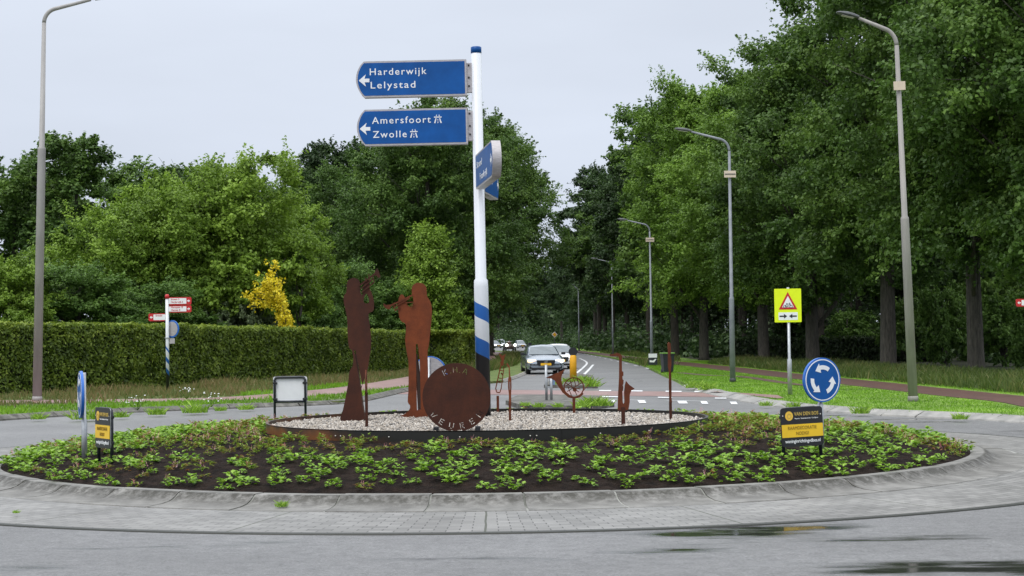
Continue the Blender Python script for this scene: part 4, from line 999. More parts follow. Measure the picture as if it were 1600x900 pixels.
# fingerpost cut by the right frame edge
DR = 50.0; p = Wp(1628, 600, DR)
fr = empty('cycle_signpost', (p.x, DR, .09), 0, 'red cycle finger board reaching into the picture at the right edge', 'signpost')
hr = Wp(1600, 473, DR).z-.09
link('pole', tube_me('pole', [(0, 0, 0), (0, 0, hr+.3)], .058, 16), M['pole2'], fr)
redfinger(fr, -.06, -.75, hr, .24, -1, ['Harderwijk'], DR)

# ================================================================== WARNING SIGN
DW = 43.6; p = Wp(1235, 622, DW); s = DW/2500
ws = empty('warning_sign', (p.x, DW, .08), 0, 'fluorescent yellow warning board with red cyclist triangle and two black arrows on a thin pole', 'road sign')
def zw(py): return Wp(1233, py, DW).z-.08
link('pole', tube_me('pole', [(0, .04, 0), (0, .04, zw(562)), (0, .04, zw(560)), (0, .04, zw(449))], [.062, .062, .04, .04], 14), M['steel'], ws)
hw = 21*s; zt, zb = zw(451), zw(503.5); xo = -.02
link('panel', plate_me('panel', rrect(-hw+xo, zb, hw+xo, zt, .02), (), .02), M['fluor'], ws)
tc_ = (zt+zb)/2
T0 = [(xo, zw(456)), (xo+14.5*s, zw(483.5)), (xo-14.5*s, zw(483.5))]
cen = (xo, zw(474))
T1 = [(cen[0]+(x-cen[0])*.64, cen[1]+(z-cen[1])*.64) for x, z in T0]
link('triangle', plate_me('triangle', T0, (), .004, -.0125), M['red'], ws)
tw = link('triangle_face', plate_me('triangle_face', T1, (), .004, -.0165), M['white'], ws)
bz = zw(479); ms = []
for cxx in (-.085, .085): ms.append(plate_me('t', ngon(xo+cxx, bz, .045, 24), [ngon(xo+cxx, bz, .034, 24)], .003, -.0205))
for q_ in (((-.085, 0), (-.03, .07)), ((-.03, .07), (.055, .07)), ((.085, 0), (.05, .09)), ((-.03, .07), (.0, 0)), ((.0, 0), (.055, .07)), ((-.085, 0), (0, 0)), ((-.05, .085), (-.015, .085)), ((.03, .095), (.065, .095))):
    ms.append(plate_me('t', bar((xo+q_[0][0], bz+q_[0][1]), (xo+q_[1][0], bz+q_[1][1]), .011), (), .003, -.0205))
link('bicycle_symbol', join_me('bicycle_symbol', ms), M['black'], ws)
zl0, zl1 = zw(500), zw(488)
sub = link('arrow_panel', plate_me('arrow_panel', [(xo-15*s, zl0), (xo+15*s, zl0), (xo+15*s, zl1), (xo-15*s, zl1)], (), .004, -.0125), M['white'], ws)
for sg in (-1, 1):
    za = (zl0+zl1)/2; x0 = xo+sg*13.5*s; x1 = xo+sg*1.5*s; xm = xo+sg*6.5*s
    link('arrow', plate_me('arrow', [(x1, za), (xm, za+3.6*s), (xm, za+1.1*s), (x0, za+1.1*s), (x0, za-1.1*s), (xm, za-1.1*s), (xm, za-3.6*s)], (), .003, -.0165), M['black'], ws)

# ================================================================== STREET FURNITURE BEYOND
def bin_obj(x, y, s, label):
    o = empty('wheelie_bin', (x, y, .09), R(8), label, 'bin'); o.scale = (s, s, s)
    bm = bmesh.new(); rings = []
    for z, hx, hy in ((.06, .22, .24), (.12, .235, .26), (.86, .28, .33), (.92, .30, .35), (.96, .30, .35)):
        rings.append([bm.verts.new((sx*hx, sy*hy, z)) for sx, sy in ((-1, -1), (1, -1), (1, 1), (-1, 1))])
    for a, b_ in zip(rings, rings[1:]):
        for q_ in range(4): bm.faces.new((a[q_], a[(q_+1) % 4], b_[(q_+1) % 4], b_[q_]))
    bm.faces.new(rings[0][::-1]); bm.faces.new(rings[-1])
    link('body', mesh_bm('body', bm), M['anthracite'], o)
    link('lid', box_me('lid', (0, 0, .985), (.62, .74, .05), .02), M['green_lid'], o)
    for sx in (-.23, .23): link('wheel', tube_me('wheel', [(sx-.03, .27, .1), (sx+.03, .27, .1)], .1, 16), M['black'], o)
    link('handle', tube_me('handle', [(-.25, .4, .93), (.25, .4, .93)], .02, 8), M['black'], o)
p = Wp(1043, 586, 73)
bin_obj(p.x, 73, .92, 'dark grey wheelie bin with green rim standing on the verge by the third lamp')
p = Wp(828, 543, 330)
bin_obj(p.x, 330, 1.1, 'tiny dark wheelie bin far away behind the silver far car')
# small poster on lamp three
p = Wp(1020, 561, 92)
o = empty('campaign_poster', (p.x, 92, .09), 0, 'small dark blue and white poster board at the foot of the third lamp', 'sign')
s = 92/2500; z0 = Wp(1020, 570, 92).z-.09; z1 = Wp(1020, 552, 92).z-.09
link('panel', box_me('panel', (0, 0, (z0+z1)/2), (14*s, .03, z1-z0), .004), M['anthracite'], o)
link('header', plate_me('header', [(-6.6*s, z1-.25), (6.6*s, z1-.25), (6.6*s, z1-.02), (-6.6*s, z1-.02)], (), .004, -.02), M['white'], o)
link('swoosh', plate_me('swoosh', [(-5*s, z0+.15), (2*s, z0+.14), (5.5*s, z0+.32), (4*s, z0+.34), (0, z0+.24), (-5*s, z0+.27)], (), .004, -.02), M['white'], o)
for sx in (-.22, .22): link('leg', tube_me('leg', [(sx, .03, -.05), (sx, .03, z0+.1)], .015, 8), M['steel'], o)
# amber post with round plate seen from behind
DY = 61.0; p = Wp(896, 600, DY); s = DY/2500
o = empty('island_bollard', (p.x, DY, .1), 0, 'amber yellow bollard carrying a black round sign seen from behind', 'bollard')
def zy(py): return Wp(896, py, DY).z-.1
link('post', tube_me('post', [(0, 0, 0), (0, 0, zy(557)), (0, 0, zy(555))], [.135, .13, .1], 18), M['orange_post'], o)
link('round_plate', plate_me('round_plate', ngon(0, zy(549.5), 6.6*s, 36), (), .05, -.03), M['black'], o)
link('plate_rim', plate_me('plate_rim', ngon(0, zy(549.5), 6.9*s, 36), [ngon(0, zy(549.5), 6.2*s, 36)], .07, -.03), M['anthracite'], o)
# grey mast pair on the near island
DM = 42.0; p = Wp(854, 632, DM)
o = empty('sign_frame', (p.x, DM, .1), 0, 'small galvanised steel frame of two posts on the near traffic island', 'sign frame')
zt = Wp(854, 570, DM).z-.1
for sx in (-.0, .13): link('post', tube_me('post', [(sx, 0, 0), (sx, 0, zt-(.25 if sx else 0))], .034, 12), M['steel'], o)
link('crossbar', box_me('crossbar', (.065, 0, zt-.30), (.13, .03, .05)), M['steel'], o)
link('crossbar', box_me('crossbar', (.065, 0, .35), (.13, .03, .05)), M['steel'], o)
link('blue_plate', box_me('blue_plate', (.16, .03, zt-.42), (.14, .02, .22), .004), plain('pale_blue_plate', (.16, .24, .36), .4), o)
# diamond priority sign
DD = 215; p = Wp(856, 548, DD); s = DD/2500; zc_ = Wp(856, 522.5, DD).z-.09
o = empty('priority_sign', (p.x+1.2, DD+10, .09), 0, 'small amber diamond sign on a dark pole by the far bend', 'road sign')
link('pole', tube_me('pole', [(0, .04, 0), (0, .04, zc_+.3)], .05, 8), M['dark_head'], o)
link('diamond', plate_me('diamond', [(0, zc_-.42), (.42, zc_), (0, zc_+.42), (-.42, zc_)], (), .03), M['white'], o)
link('diamond_face', plate_me('diamond_face', [(0, zc_-.32), (.32, zc_), (0, zc_+.32), (-.32, zc_)], (), .01, -.025), M['orange_post'], o)

# ================================================================== CARS
M['tyre'] = plain('tyre_rubber', (.015, .015, .016), .7)
M['rim'] = plain('wheel_rim', (.28, .29, .3), .35, metal=.7)
M['glass'] = plain('car_glass', (.10, .13, .15), .08, var=.1, spec=.9)
M['head_on'] = emit_mat('lit_headlight', (1, .95, .85), 9)
M['drl'] = emit_mat('indicator_light', (1, .55, .28), 3.5)
M['plate_y'] = plain('yellow_number_plate', (.75, .42, .01), .4)
M['grille'] = plain('black_grille', (.008, .008, .01), .3)
M['chrome'] = plain('chrome_trim', (.7, .7, .72), .15, metal=1)
def loft(name, stations):
    bm = bmesh.new(); rings = []
    for y, half in stations:
        pts = [(x, z) for x, z in half]+[(-x, z) for x, z in reversed(half) if x > 1e-6]
        rings.append([bm.verts.new((x, y, z)) for x, z in pts])
    n = len(rings[0])
    for a, b_ in zip(rings, rings[1:]):
        for q_ in range(n): bm.faces.new((a[q_], a[(q_+1) % n], b_[(q_+1) % n], b_[q_]))
    bm.faces.new(rings[0][::-1]); bm.faces.new(rings[-1]); bmesh.ops.recalc_face_normals(bm, faces=bm.faces)
    return mesh_bm(name, bm, True)
def quad_panel(name, P, mt, parent, th=.012):
    bm = bmesh.new(); bm.faces.new([bm.verts.new(p) for p in P]); ob = link(name, mesh_bm(name, bm), mt, parent)
    m_ = ob.modifiers.new('solid', 'SOLIDIFY'); m_.thickness = th; m_.offset = 0; return ob
def car(x, y, rz, paint, label, H=1.44, W=1.85, Ln=4.7, lights=True, left_amber=False, z=.0, estate=True, group=None):
    o = empty('car', (x, y, z), rz, label, 'car', group); w2 = W/2
    # body: stations front (-y) to rear
    def half(w, zb, zs, zt, c=.82):
        return [(0, zb), (w*.8, zb), (w*.97, zb+.08), (w, zb+.22), (w, zs-.12), (w*.965, zs), (w*c, zt-.02), (w*.4, zt+.012), (0, zt+.02)]
    f0 = -Ln/2
    st = [(f0, half(w2*.78, .30, .55, .66, .8)), (f0+.06, half(w2*.90, .22, .60, .72, .8)), (f0+.25, half(w2*.965, .19, .68, .79)), (f0+.7, half(w2, .18, .78, .87)), (f0+1.2, half(w2, .18, .86, .93)), (f0+1.55, half(w2, .18, .90, .955)),
          (f0+2.6, half(w2, .18, .93, .96)), (f0+3.7, half(w2, .18, .95, .98)), (Ln/2-.25, half(w2*.96, .2, .95, .99)), (Ln/2, half(w2*.86, .32, .85, .93))]
    link('body', loft('body', st), paint, o)
    def cab(w, zb, zt): return [(0, zb), (w, zb), (w*.93, zb+(zt-zb)*.45), (w*.80, zb+(zt-zb)*.86), (w*.68, zt-.015), (w*.35, zt+.01), (0, zt+.02)]
    cs_ = [(f0+1.22, cab(w2*.86, .88, .93)), (f0+2.08, cab(w2*.88, .90, H-.08)), (f0+2.5, cab(w2*.88, .9, H-.015)), (f0+3.5, cab(w2*.88, .9, H-.03)), (Ln/2-.55, cab(w2*.86, .92, H-.12)), (Ln/2-.12, cab(w2*.80, .93, .99))]
    link('roof', loft('roof', cs_), paint, o)
    # windscreen proud of the cabin
    A = w2*.86
    quad_panel('windscreen', [(-A*.93, f0+1.22, .965), (A*.93, f0+1.22, .965), (A*.74, f0+1.98, H-.115), (0, f0+1.98, H-.085), (-A*.74, f0+1.98, H-.115)], M['glass'], o)
    for sg in (-1, 1):
        quad_panel('side_window', [(sg*w2*.873, f0+1.55, .97), (sg*w2*.873, f0+3.9, .99), (sg*w2*.745, f0+3.6, H-.13), (sg*w2*.745, f0+2.15, H-.13)], M['glass'], o)
        lt = link('headlight', box_me('headlight', (sg*w2*.74, f0+.07, .655), (.40, .12, .12), .02), (M['drl'] if (left_amber and sg < 0) else M['head_on']) if lights else M['chrome'], o)
        mb = bmesh.new(); b_box(mb, (sg*(w2+.10), f0+1.62, 1.0), (.20, .12, .13), bevel=.03); b_box(mb, (sg*(w2*.93), f0+1.62, .96), (.16, .05, .04))
        link('mirror', mesh_bm('mirror', mb), M['black'], o)
        bmw = bmesh.new(); b_box(bmw, (sg*w2*.72, f0+.045, .34), (.26, .06, .13), bevel=.02); link('air_intake', mesh_bm('air_intake', bmw), M['grille'], o)
        for yy in (f0+.87, Ln/2-.9):
            wl = link('wheel', tube_me('wheel', [(sg*(w2-.23), yy, .32), (sg*(w2-.22), yy, .32), (sg*(w2-.01), yy, .32), (sg*(w2+.005), yy, .32)], [.29, .32, .32, .29], 24), M['tyre'], o)
            link('rim', tube_me('rim', [(sg*(w2+.006), yy, .32), (sg*(w2+.014), yy, .32)], [.22, .20], 20), M['rim'], wl)
    g = link('grille', plate_me('grille', [(-w2*.50, .69), (w2*.50, .69), (w2*.44, .46), (w2*.36, .42), (-w2*.36, .42), (-w2*.44, .46)], (), .05, f0-.0), M['grille'], o)
    link('emblem', join_me('emblem', [plate_me('t', ngon(0, .60, .065, 24), [ngon(0, .60, .045, 24)], .01, f0-.03), plate_me('t', bar((.035, .635), (.085, .685), .018), (), .01, f0-.033)]), M['chrome'], g)
    link('lower_bumper', box_me('lower_bumper', (0, f0+.04, .27), (W*.74, .10, .13), .02), M['grille'], o)
    link('bumper_strip', box_me('bumper_strip', (0, f0-.015, .20), (W*.52, .02, .025), .004), M['chrome'], o)
    link('number_plate', box_me('number_plate', (0, f0-.045, .49), (.52, .014, .115), .004), M['plate_y'], o)
    for sg, ln_ in ((-.25, .42), (.22, .46)):
        link('wiper', tube_me('wiper', [(sg*1.2, f0+1.24, .975), (sg*1.2-.42, f0+1.42, 1.04)], .008, 6), M['black'], o)
    return o
paint1 = noise_mat('blue_grey_car_paint', (.24, .29, .35), (.3, .35, .42), 3, .22, 0, metal=.35, coat=1)
paint2 = noise_mat('white_car_paint', (.72, .74, .77), (.8, .82, .84), 3, .25, 0, coat=1)
paint3 = noise_mat('silver_car_paint', (.38, .4, .42), (.46, .48, .5), 3, .25, 0, metal=.4, coat=1)
D_ = 78.0; p = Wp(848, 587, D_)
car(p.x, D_+2.3, R(4), paint1, 'grey blue car with lit headlights approaching the roundabout', left_amber=True)
p = Wp(873, 580, 90)
car(p.x, 92.5, R(3), paint2, 'white car following directly behind the grey blue car')
p = Wp(813, 544, 318)
car(p.x, 320, R(12), paint3, 'small silver car far off at the bend of the road', lights=False, H=1.6)
p = Wp(772, 544, 335)
car(p.x, 337, R(25), paint3, 'tiny grey car leftmost on the far bend beside the striped pole', lights=True, H=1.6)
p = Wp(783, 543, 380)
car(p.x, 382, R(25), paint2, 'tiny pale car at the very end of the far road', lights=False, H=1.9, W=1.9)
# open vehicle with round lamps and its driver
D_ = 240; p = Wp(796, 548, D_)
o = empty('open_vehicle', (p.x, D_, 0), R(8), 'dark open vehicle with two bright round headlights on the far bend', 'vehicle')
link('body', loft('body', [(-1.7, [(0, .35), (.35, .35), (.42, .6), (.4, .9), (0, 1.0)]), (-.4, [(0, .3), (.5, .3), (.6, .6), (.55, 1.0), (0, 1.08)]), (1.2, [(0, .3), (.6, .3), (.7, .6), (.65, .9), (0, .92)]), (1.6, [(0, .4), (.5, .4), (.6, .6), (.5, .8), (0, .82)])]), plain('brown_body_paint', (.05, .03, .025), .4), o)
for sg in (-1, 1):
    link('headlight', tube_me('headlight', [(sg*.62, -1.75, .92), (sg*.62, -1.72, .92), (sg*.62, -1.5, .92)], [.19, .20, .08], 16), M['head_on'], o)
    link('fender', box_me('fender', (sg*.72, -1.2, .72), (.25, .8, .06), .02), M['black'], o)
    for yy in (-1.2, 1.1): link('wheel', tube_me('wheel', [(sg*.62, yy, .33), (sg*.82, yy, .33)], .33, 18), M['tyre'], o)
link('windshield_frame', join_me('windshield_frame', [tube_me('t', [(-.55, -.35, 1.0), (-.5, -.3, 1.45), (.5, -.3, 1.45), (.55, -.35, 1.0)], .02, 6)]), M['chrome'], o)
bm = bmesh.new()
b_tube(bm, [(0, 0, 0), (0, .0, .25), (0, -.03, .5), (0, -.03, .58), (0, -.04, .66), (0, -.05, .78), (0, -.05, .86)], [.17, .16, .21, .10, .065, .11, .06], 12)
for sg in (-1, 1): b_tube(bm, [(sg*.16, -.02, .52), (sg*.27, -.1, .32), (sg*.16, -.4, .28)], [.07, .05, .035], 8)
for sg in (-1, 1): b_tube(bm, [(sg*.09, 0, .02), (sg*.11, -.45, .06), (sg*.11, -.55, -.3)], [.09, .07, .05], 8)
pm_ = link('person', mesh_bm('person', bm, True), noise_mat('brown_jacket', (.10, .06, .05), (.16, .11, .09), 4, .8), None, (p.x, D_+.35, .82))
tag(pm_, 'person sitting at the wheel of the open vehicle on the far bend', 'person')

# ================================================================== HEDGES
def hedge(name, path, hts, depth, leafm, label, dens=210, leaf=.085, seed=1, group=None, core=None, top_tint=.35, inset=0.0):
    """path: front line (2D), foliage fills a wall of given depth behind it"""
    global RNG; RNG = np.random.default_rng(seed)
    P = []; Nn = []; T = []
    bmc = bmesh.new(); P2 = [Vector(p) for p in path]
    Ls = [0]
    for a, b_ in zip(P2, P2[1:]): Ls.append(Ls[-1]+(b_-a).length)
    for i in range(len(P2)-1):
        a, b_ = P2[i], P2[i+1]; t = (b_-a).normalized(); nb = Vector((-t.y, t.x))   # points to the back
        ln = (b_-a).length; h0, h1 = hts[i], hts[i+1]
        vs = []
        for (pp, hh) in ((a, h0), (b_, h1)):
            pp = pp+t*(inset if pp is a else -inset)
            q0 = pp+nb*(.22+inset*.3); q1 = pp+nb*(depth-.22)
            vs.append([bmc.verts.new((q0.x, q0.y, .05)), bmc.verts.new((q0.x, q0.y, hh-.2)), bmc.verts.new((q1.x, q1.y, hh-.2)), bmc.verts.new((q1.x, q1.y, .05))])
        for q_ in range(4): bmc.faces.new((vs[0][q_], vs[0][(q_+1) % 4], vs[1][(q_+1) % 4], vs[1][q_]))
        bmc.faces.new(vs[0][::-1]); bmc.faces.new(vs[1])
        hm = (h0+h1)/2
        for face in ('front', 'top', 'back', 'e0', 'e1'):
            if face == 'e0' and i > 0: continue
            if face == 'e1' and i < len(P2)-2: continue
            area = ln*hm if face in ('front', 'back') else (ln*depth if face == 'top' else depth*hm)
            n = int(area*dens*(1.5 if face == 'top' else (.3 if face == 'back' else 1)))
            if n < 3: continue
            u = RNG.uniform(0, 1, n); v_ = RNG.uniform(0, 1, n); j = np.abs(RNG.normal(0, .10, n))
            if face in ('front', 'back'):
                s_ = u*ln; z = v_*(h0+(h1-h0)*u); dd = (-.08+j) if face == 'front' else depth+.05-j; nv = np.array([-nb.x, -nb.y, .25])*(1 if face == 'front' else -1)
            elif face == 'top':
                s_ = u*ln; z = (h0+(h1-h0)*u)-j+.10*RNG.random(n)**3; dd = v_*depth; nv = np.array([0, 0, 1.])
            else:
                s_ = (j-.05 if face == 'e0' else ln+.05-j); z = v_*hm; dd = u*depth; nv = np.array([-t.x, -t.y, .2])*(1 if face == 'e0' else -1)
            x = a.x+t.x*s_+nb.x*dd; y = a.y+t.y*s_+nb.y*dd
            # uneven trimming
            bul = np.array([noise.noise((xx*.9, yy*.9, zz_*1.3)) for xx, yy, zz_ in zip(x, y, z)])
            x = x-nb.x*bul*.10; y = y-nb.y*bul*.10
            if face == 'top': z = z+bul*.14+.05*RNG.random(n)**2
            P.append(np.stack([x, y, np.maximum(z, .03)], 1)); nn = nv[None]+RNG.normal(size=(n, 3))*.6; Nn.append(nn)
            b2 = np.array([noise.noise((xx*2.2, yy*2.2, zz_*2.2)) for xx, yy, zz_ in zip(x, y, z)])
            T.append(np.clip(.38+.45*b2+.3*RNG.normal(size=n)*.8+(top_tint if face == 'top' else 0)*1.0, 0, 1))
    o = empty(name, (0, 0, 0), 0, label, 'hedge', group)
    P = np.concatenate(P); me = leaves_mesh('foliage', P, np.concatenate(Nn), np.full(len(P), leaf), np.concatenate(T), aspect=1.9)
    link('foliage', me, L[leafm], o)
    link('stems_or_core', mesh_bm('stems_or_core', bmc), core or noise_mat('hedge_inside', (.008, .012, .005), (.016, .022, .009), 6, .9), o)  # solid box filling the hedge, its inner shade painted near black
    return o
def topx(px, D): p = Wp(px, 500, D); return (p.x, D)
hp = [(-34, 47), topx(-60, 52), topx(200, 59), topx(400, 69), topx(560, 80), topx(668, 92)]
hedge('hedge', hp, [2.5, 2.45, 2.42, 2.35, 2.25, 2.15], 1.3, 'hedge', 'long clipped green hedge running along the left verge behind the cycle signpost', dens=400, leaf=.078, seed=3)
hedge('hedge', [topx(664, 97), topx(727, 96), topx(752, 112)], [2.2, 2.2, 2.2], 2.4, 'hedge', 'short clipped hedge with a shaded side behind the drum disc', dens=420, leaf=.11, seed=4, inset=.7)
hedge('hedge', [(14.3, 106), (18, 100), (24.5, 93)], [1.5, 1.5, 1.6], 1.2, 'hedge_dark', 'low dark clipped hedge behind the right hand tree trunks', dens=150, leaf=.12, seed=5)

# ================================================================== TREES
tree_kind('oakA', 6.6, 3.6, 21, .34, lobes=26, clumps=15, per=330, leaf=.125, shape='oak', seed=1, limbs=14)
tree_kind('oakB', 6.2, 3.6, 22.5, .36, lobes=26, clumps=15, per=330, leaf=.125, shape='oak', seed=2, limbs=14)
tree_kind('oakC', 7.0, 3.2, 20, .38, lobes=26, clumps=16, per=330, leaf=.125, shape='oak', seed=3, limbs=14)
tree_kind('farA', 6.0, 4.0, 21, .34, bark='bark_dark', lobes=20, clumps=11, per=170, leaf=.20, shape='oak', seed=4)
tree_kind('farB', 5.6, 6.5, 23, .30, bark='bark_dark', lobes=20, clumps=11, per=170, leaf=.20, shape='oak', seed=5)
tree_kind('round', 4.3, 1.6, 10.5, .25, lobes=24, clumps=14, per=260, leaf=.105, shape='round', seed=6, limbs=12)
tree_kind('roundB', 3.4, .8, 8.0, .2, lobes=20, clumps=13, per=210, leaf=.10, shape='round', seed=7)
tree_kind('tier', 2.6, .5, 7.6, .13, lobes=26, clumps=9, per=130, leaf=.10, shape='cone', seed=8, clr=.62)
tree_kind('column', .62, .2, 5.2, .09, lobes=14, clumps=9, per=110, leaf=.085, shape='column', seed=9)
tree_kind('bush', 1.5, .1, 2.6, .08, lobes=12, clumps=10, per=110, leaf=.08, shape='round', seed=10)

# oaks of the right hand row, nearest first
for key, px, D, leaf, s, sz, lab in (
    ('oakA', 1525, 66, 'oak', 1.0, 1.02, 'big oak with a bare lower trunk right of the pale street lamp'),
    ('oakB', 1388, 77, 'oak', 1.05, 1.0, 'big oak with ivy dark trunk just left of the pale street lamp'),
    ('oakC', 1270, 88, 'oak', .98, .93, 'forked oak standing behind the yellow warning sign'),
    ('oakA', 1100, 112, 'lime', .98, .93, 'fresh green oak with a leaning slender trunk right of the third lamp')):
    p = Wp(px, 560, D); place_tree(key, 'oak_tree', p.x, D, leaf, lab, 'tree', 'oaks along the right side of the road', s, sz, bark='bark')
p = Wp(1180, 560, 97); place_tree('oakB', 'oak_tree', p.x+1, 100, 'lime', 'light green oak crown rising behind the slender blue grey lamp', 'tree', 'oaks along the right side of the road', 1.0, .86)
p = Wp(1650, 560, 60); place_tree('oakC', 'oak_tree', p.x, 58, 'oak', 'oak whose crown hangs in from the upper right corner', 'tree', 'oaks along the right side of the road', 1.0, 1.0)
i = 0
for X, D, key, s, sz in ((14.2, 140, 'farA', 1.08, 1.10), (14, 165, 'farB', 1.05, 1.0), (13.5, 188, 'farA', 1.0, 1.05), (13.5, 215, 'farB', 1.05, .95), (14.5, 250, 'farA', 1.1, 1.1), (15, 290, 'farB', 1.1, 1.0)):
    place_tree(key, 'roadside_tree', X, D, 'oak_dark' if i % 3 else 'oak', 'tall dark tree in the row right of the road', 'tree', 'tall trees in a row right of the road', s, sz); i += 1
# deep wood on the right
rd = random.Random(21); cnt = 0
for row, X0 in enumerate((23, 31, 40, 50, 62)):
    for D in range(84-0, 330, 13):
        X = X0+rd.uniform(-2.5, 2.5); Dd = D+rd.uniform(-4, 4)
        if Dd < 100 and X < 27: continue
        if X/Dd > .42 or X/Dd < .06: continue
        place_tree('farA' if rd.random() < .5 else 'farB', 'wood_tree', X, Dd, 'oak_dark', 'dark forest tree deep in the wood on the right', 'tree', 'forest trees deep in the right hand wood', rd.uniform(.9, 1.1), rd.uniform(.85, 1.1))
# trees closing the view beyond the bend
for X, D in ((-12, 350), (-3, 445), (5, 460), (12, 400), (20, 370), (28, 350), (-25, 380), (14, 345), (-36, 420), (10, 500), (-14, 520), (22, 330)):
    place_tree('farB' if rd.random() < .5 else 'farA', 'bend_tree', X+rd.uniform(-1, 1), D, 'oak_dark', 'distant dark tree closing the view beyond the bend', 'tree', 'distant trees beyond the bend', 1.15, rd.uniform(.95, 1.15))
# left of the road
for px, D, key, leaf, s, sz, lab in (
    (668, 116, 'oakC', 'oak', 1.02, .98, 'tall broad tree behind the lower blue direction sign'),
    (600, 126, 'oakA', 'oak', .95, .86, 'tall tree just left of the broad one behind the blue signs'),
    (745, 132, 'oakB', 'oak', 1.0, .93, 'tall tree directly behind the white signpost'),
    (764, 165, 'oakA', 'oak', 1.22, 1.12, 'tall dark tree right of the white signpost beside the road'),
    (548, 146, 'farA', 'oak', .9, .80, 'loose crowned tree showing left of the two blue signs'),
    (490, 155, 'farB', 'oak', .9, .80, 'airy tree in the skyline gap right of the walnut')):
    p = Wp(px, 560, D); place_tree(key, 'tall_tree', p.x, D, leaf, lab, 'tree', 'tall trees left of the road', s, sz)
for X, D, s in ((-2.9, 204, 1.42), (12.2, 226, 1.22), (-3.5, 185, 1.1), (-4, 210, 1.0), (-13, 240, 1.1), (-9, 150, 1.0), (-16, 140, .9), (-26, 150, .9), (-21, 175, 1.0), (-12, 190, 1.0), (-20, 215, 1.0), (-18, 290, 1.1), (-35, 165, .9), (-30, 200, 1.)):
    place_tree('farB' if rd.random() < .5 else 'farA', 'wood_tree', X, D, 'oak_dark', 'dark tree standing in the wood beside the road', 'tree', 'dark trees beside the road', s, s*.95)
# garden trees behind the long hedge
for px, D, key, leaf, s, sz, lab, nm in (
    (345, 78, 'round', 'walnut', 1.08, 1.06, 'broad light green walnut tree behind the hedge, tallest of the garden trees', 'walnut_tree'),
    (215, 76, 'round', 'walnut', .92, .86, 'lower light green tree crown at the left of the walnut', 'walnut_tree'),
    (440, 88, 'round', 'walnut', .8, .88, 'light green crown at the right side of the walnut', 'walnut_tree'),
    (25, 104, 'farA', 'oak', .85, .68, 'dark tree at the far left skyline behind the street lamp', 'garden_tree'),
    (120, 100, 'farB', 'oak', .85, .66, 'dark tree between the left street lamp and the walnut', 'garden_tree'),
    (210, 112, 'farA', 'oak', .9, .70, 'dark tree peeping over the left of the walnut', 'garden_tree'),
    (-60, 108, 'farB', 'oak', .9, .7, 'dark tree just outside the left picture edge', 'garden_tree'),
    (70, 126, 'farA', 'oak', .9, .74, 'rear dark tree on the left skyline', 'garden_tree'),
    (290, 130, 'farB', 'oak', .9, .72, 'dark tree hidden behind the walnut crown', 'garden_tree'),
    (400, 136, 'farA', 'oak', .9, .74, 'dark tree between the walnut and the gap in the skyline', 'garden_tree'),
    (10, 66, 'roundB', 'walnut', .72, .72, 'light green small tree at the left edge above the hedge', 'small_tree'),
    (120, 68, 'roundB', 'mid', .9, .68, 'low dark green tree directly above the hedge near the left lamp', 'small_tree'),
    (250, 72, 'roundB', 'mid', .9, .60, 'low green tree behind the cycle signpost', 'small_tree'),
    (535, 100, 'roundB', 'mid', 1.0, .88, 'mid green tree behind the left musician', 'small_tree'),
    (590, 106, 'roundB', 'mid', .9, .76, 'small mid green tree between the two musicians', 'small_tree'),
    (480, 96, 'roundB', 'mid', .7, .72, 'mid green tree between the golden shrub and the left musician', 'small_tree'),
    (722, 150, 'roundB', 'oak', 1.0, 1.0, 'small dark green tree behind the right musician', 'small_tree'),
    (672, 108, 'tier', 'walnut', 1.28, 1.24, 'light green layered conical tree right of the two musicians', 'conical_tree'),
    (466, 77.6, 'column', 'oak', 1.15, 1.30, 'slim dark green column of ivy beside the golden shrub', 'columnar_shrub'),
    (372, 76, 'bush', 'grey', 1.1, 1.62, 'grey green shrub left of the golden shrub', 'shrub'),
    (335, 75, 'bush', 'grey', .9, 1.42, 'smaller grey green shrub under the walnut', 'shrub'),
    (412, 77, 'bush', 'grey', .8, 1.32, 'low grey shrub at the foot of the golden shrub', 'shrub')):
    p = Wp(px, 560, D); place_tree(key, nm, p.x, D, leaf, lab, 'shrub' if 'shrub' in nm else 'tree', None, s, sz)
# golden shrub: irregular upright sprays
RNG = np.random.default_rng(77); P = []; Nn = []; T = []; bm = bmesh.new()
DGo = 74.0; base = Wp(432, 560, DGo)
sprays = [((448, 524), (428, 404)), ((446, 515), (421, 412)), ((444, 500), (412, 428)), ((440, 480), (402, 440)), ((438, 478), (379, 463)), ((450, 524), (434, 440)), ((453, 526), (440, 470)), ((455, 528), (447, 496)), ((440, 470), (398, 458))]
for a, b_ in sprays:
    A = np.array(Wp(*a, DGo+RNG.uniform(-.5, .5))); B = np.array(Wp(*b_, DGo+RNG.uniform(-1, 1))); k = 24
    b_tube(bm, [tuple(A), tuple((A+B)/2+[0, 0, .1]), tuple(B)], [.03, .02, .008], 5)
    for q_ in range(k):
        t = q_/k; c = A+(B-A)*t+RNG.normal(size=3)*.10; n = 13; d = RNG.normal(size=(n, 3))*(.09+.10*(1-t)); P.append(c+d*.72); nn = RNG.normal(size=(n, 3)); nn[:, 1] -= .7; nn[:, 2] += .5; Nn.append(nn); T.append(RNG.uniform(0, 1, n))
P = np.concatenate(P); o = empty('golden_shrub', (0, 0, 0), 0, 'bright golden yellow upright shrub rising above the left hedge', 'shrub')
me = leaves_mesh('foliage', P, np.concatenate(Nn), np.full(len(P), .09), np.concatenate(T)); link('foliage', me, L['gold'], o)
g0 = Wp(440, 560, DGo); b_tube(bm, [(g0.x, DGo, .05), tuple(Wp(440, 515, DGo))], [.07, .04], 7)
link('stems_or_core', mesh_bm('stems_or_core', bm, True), M['bark'], o)
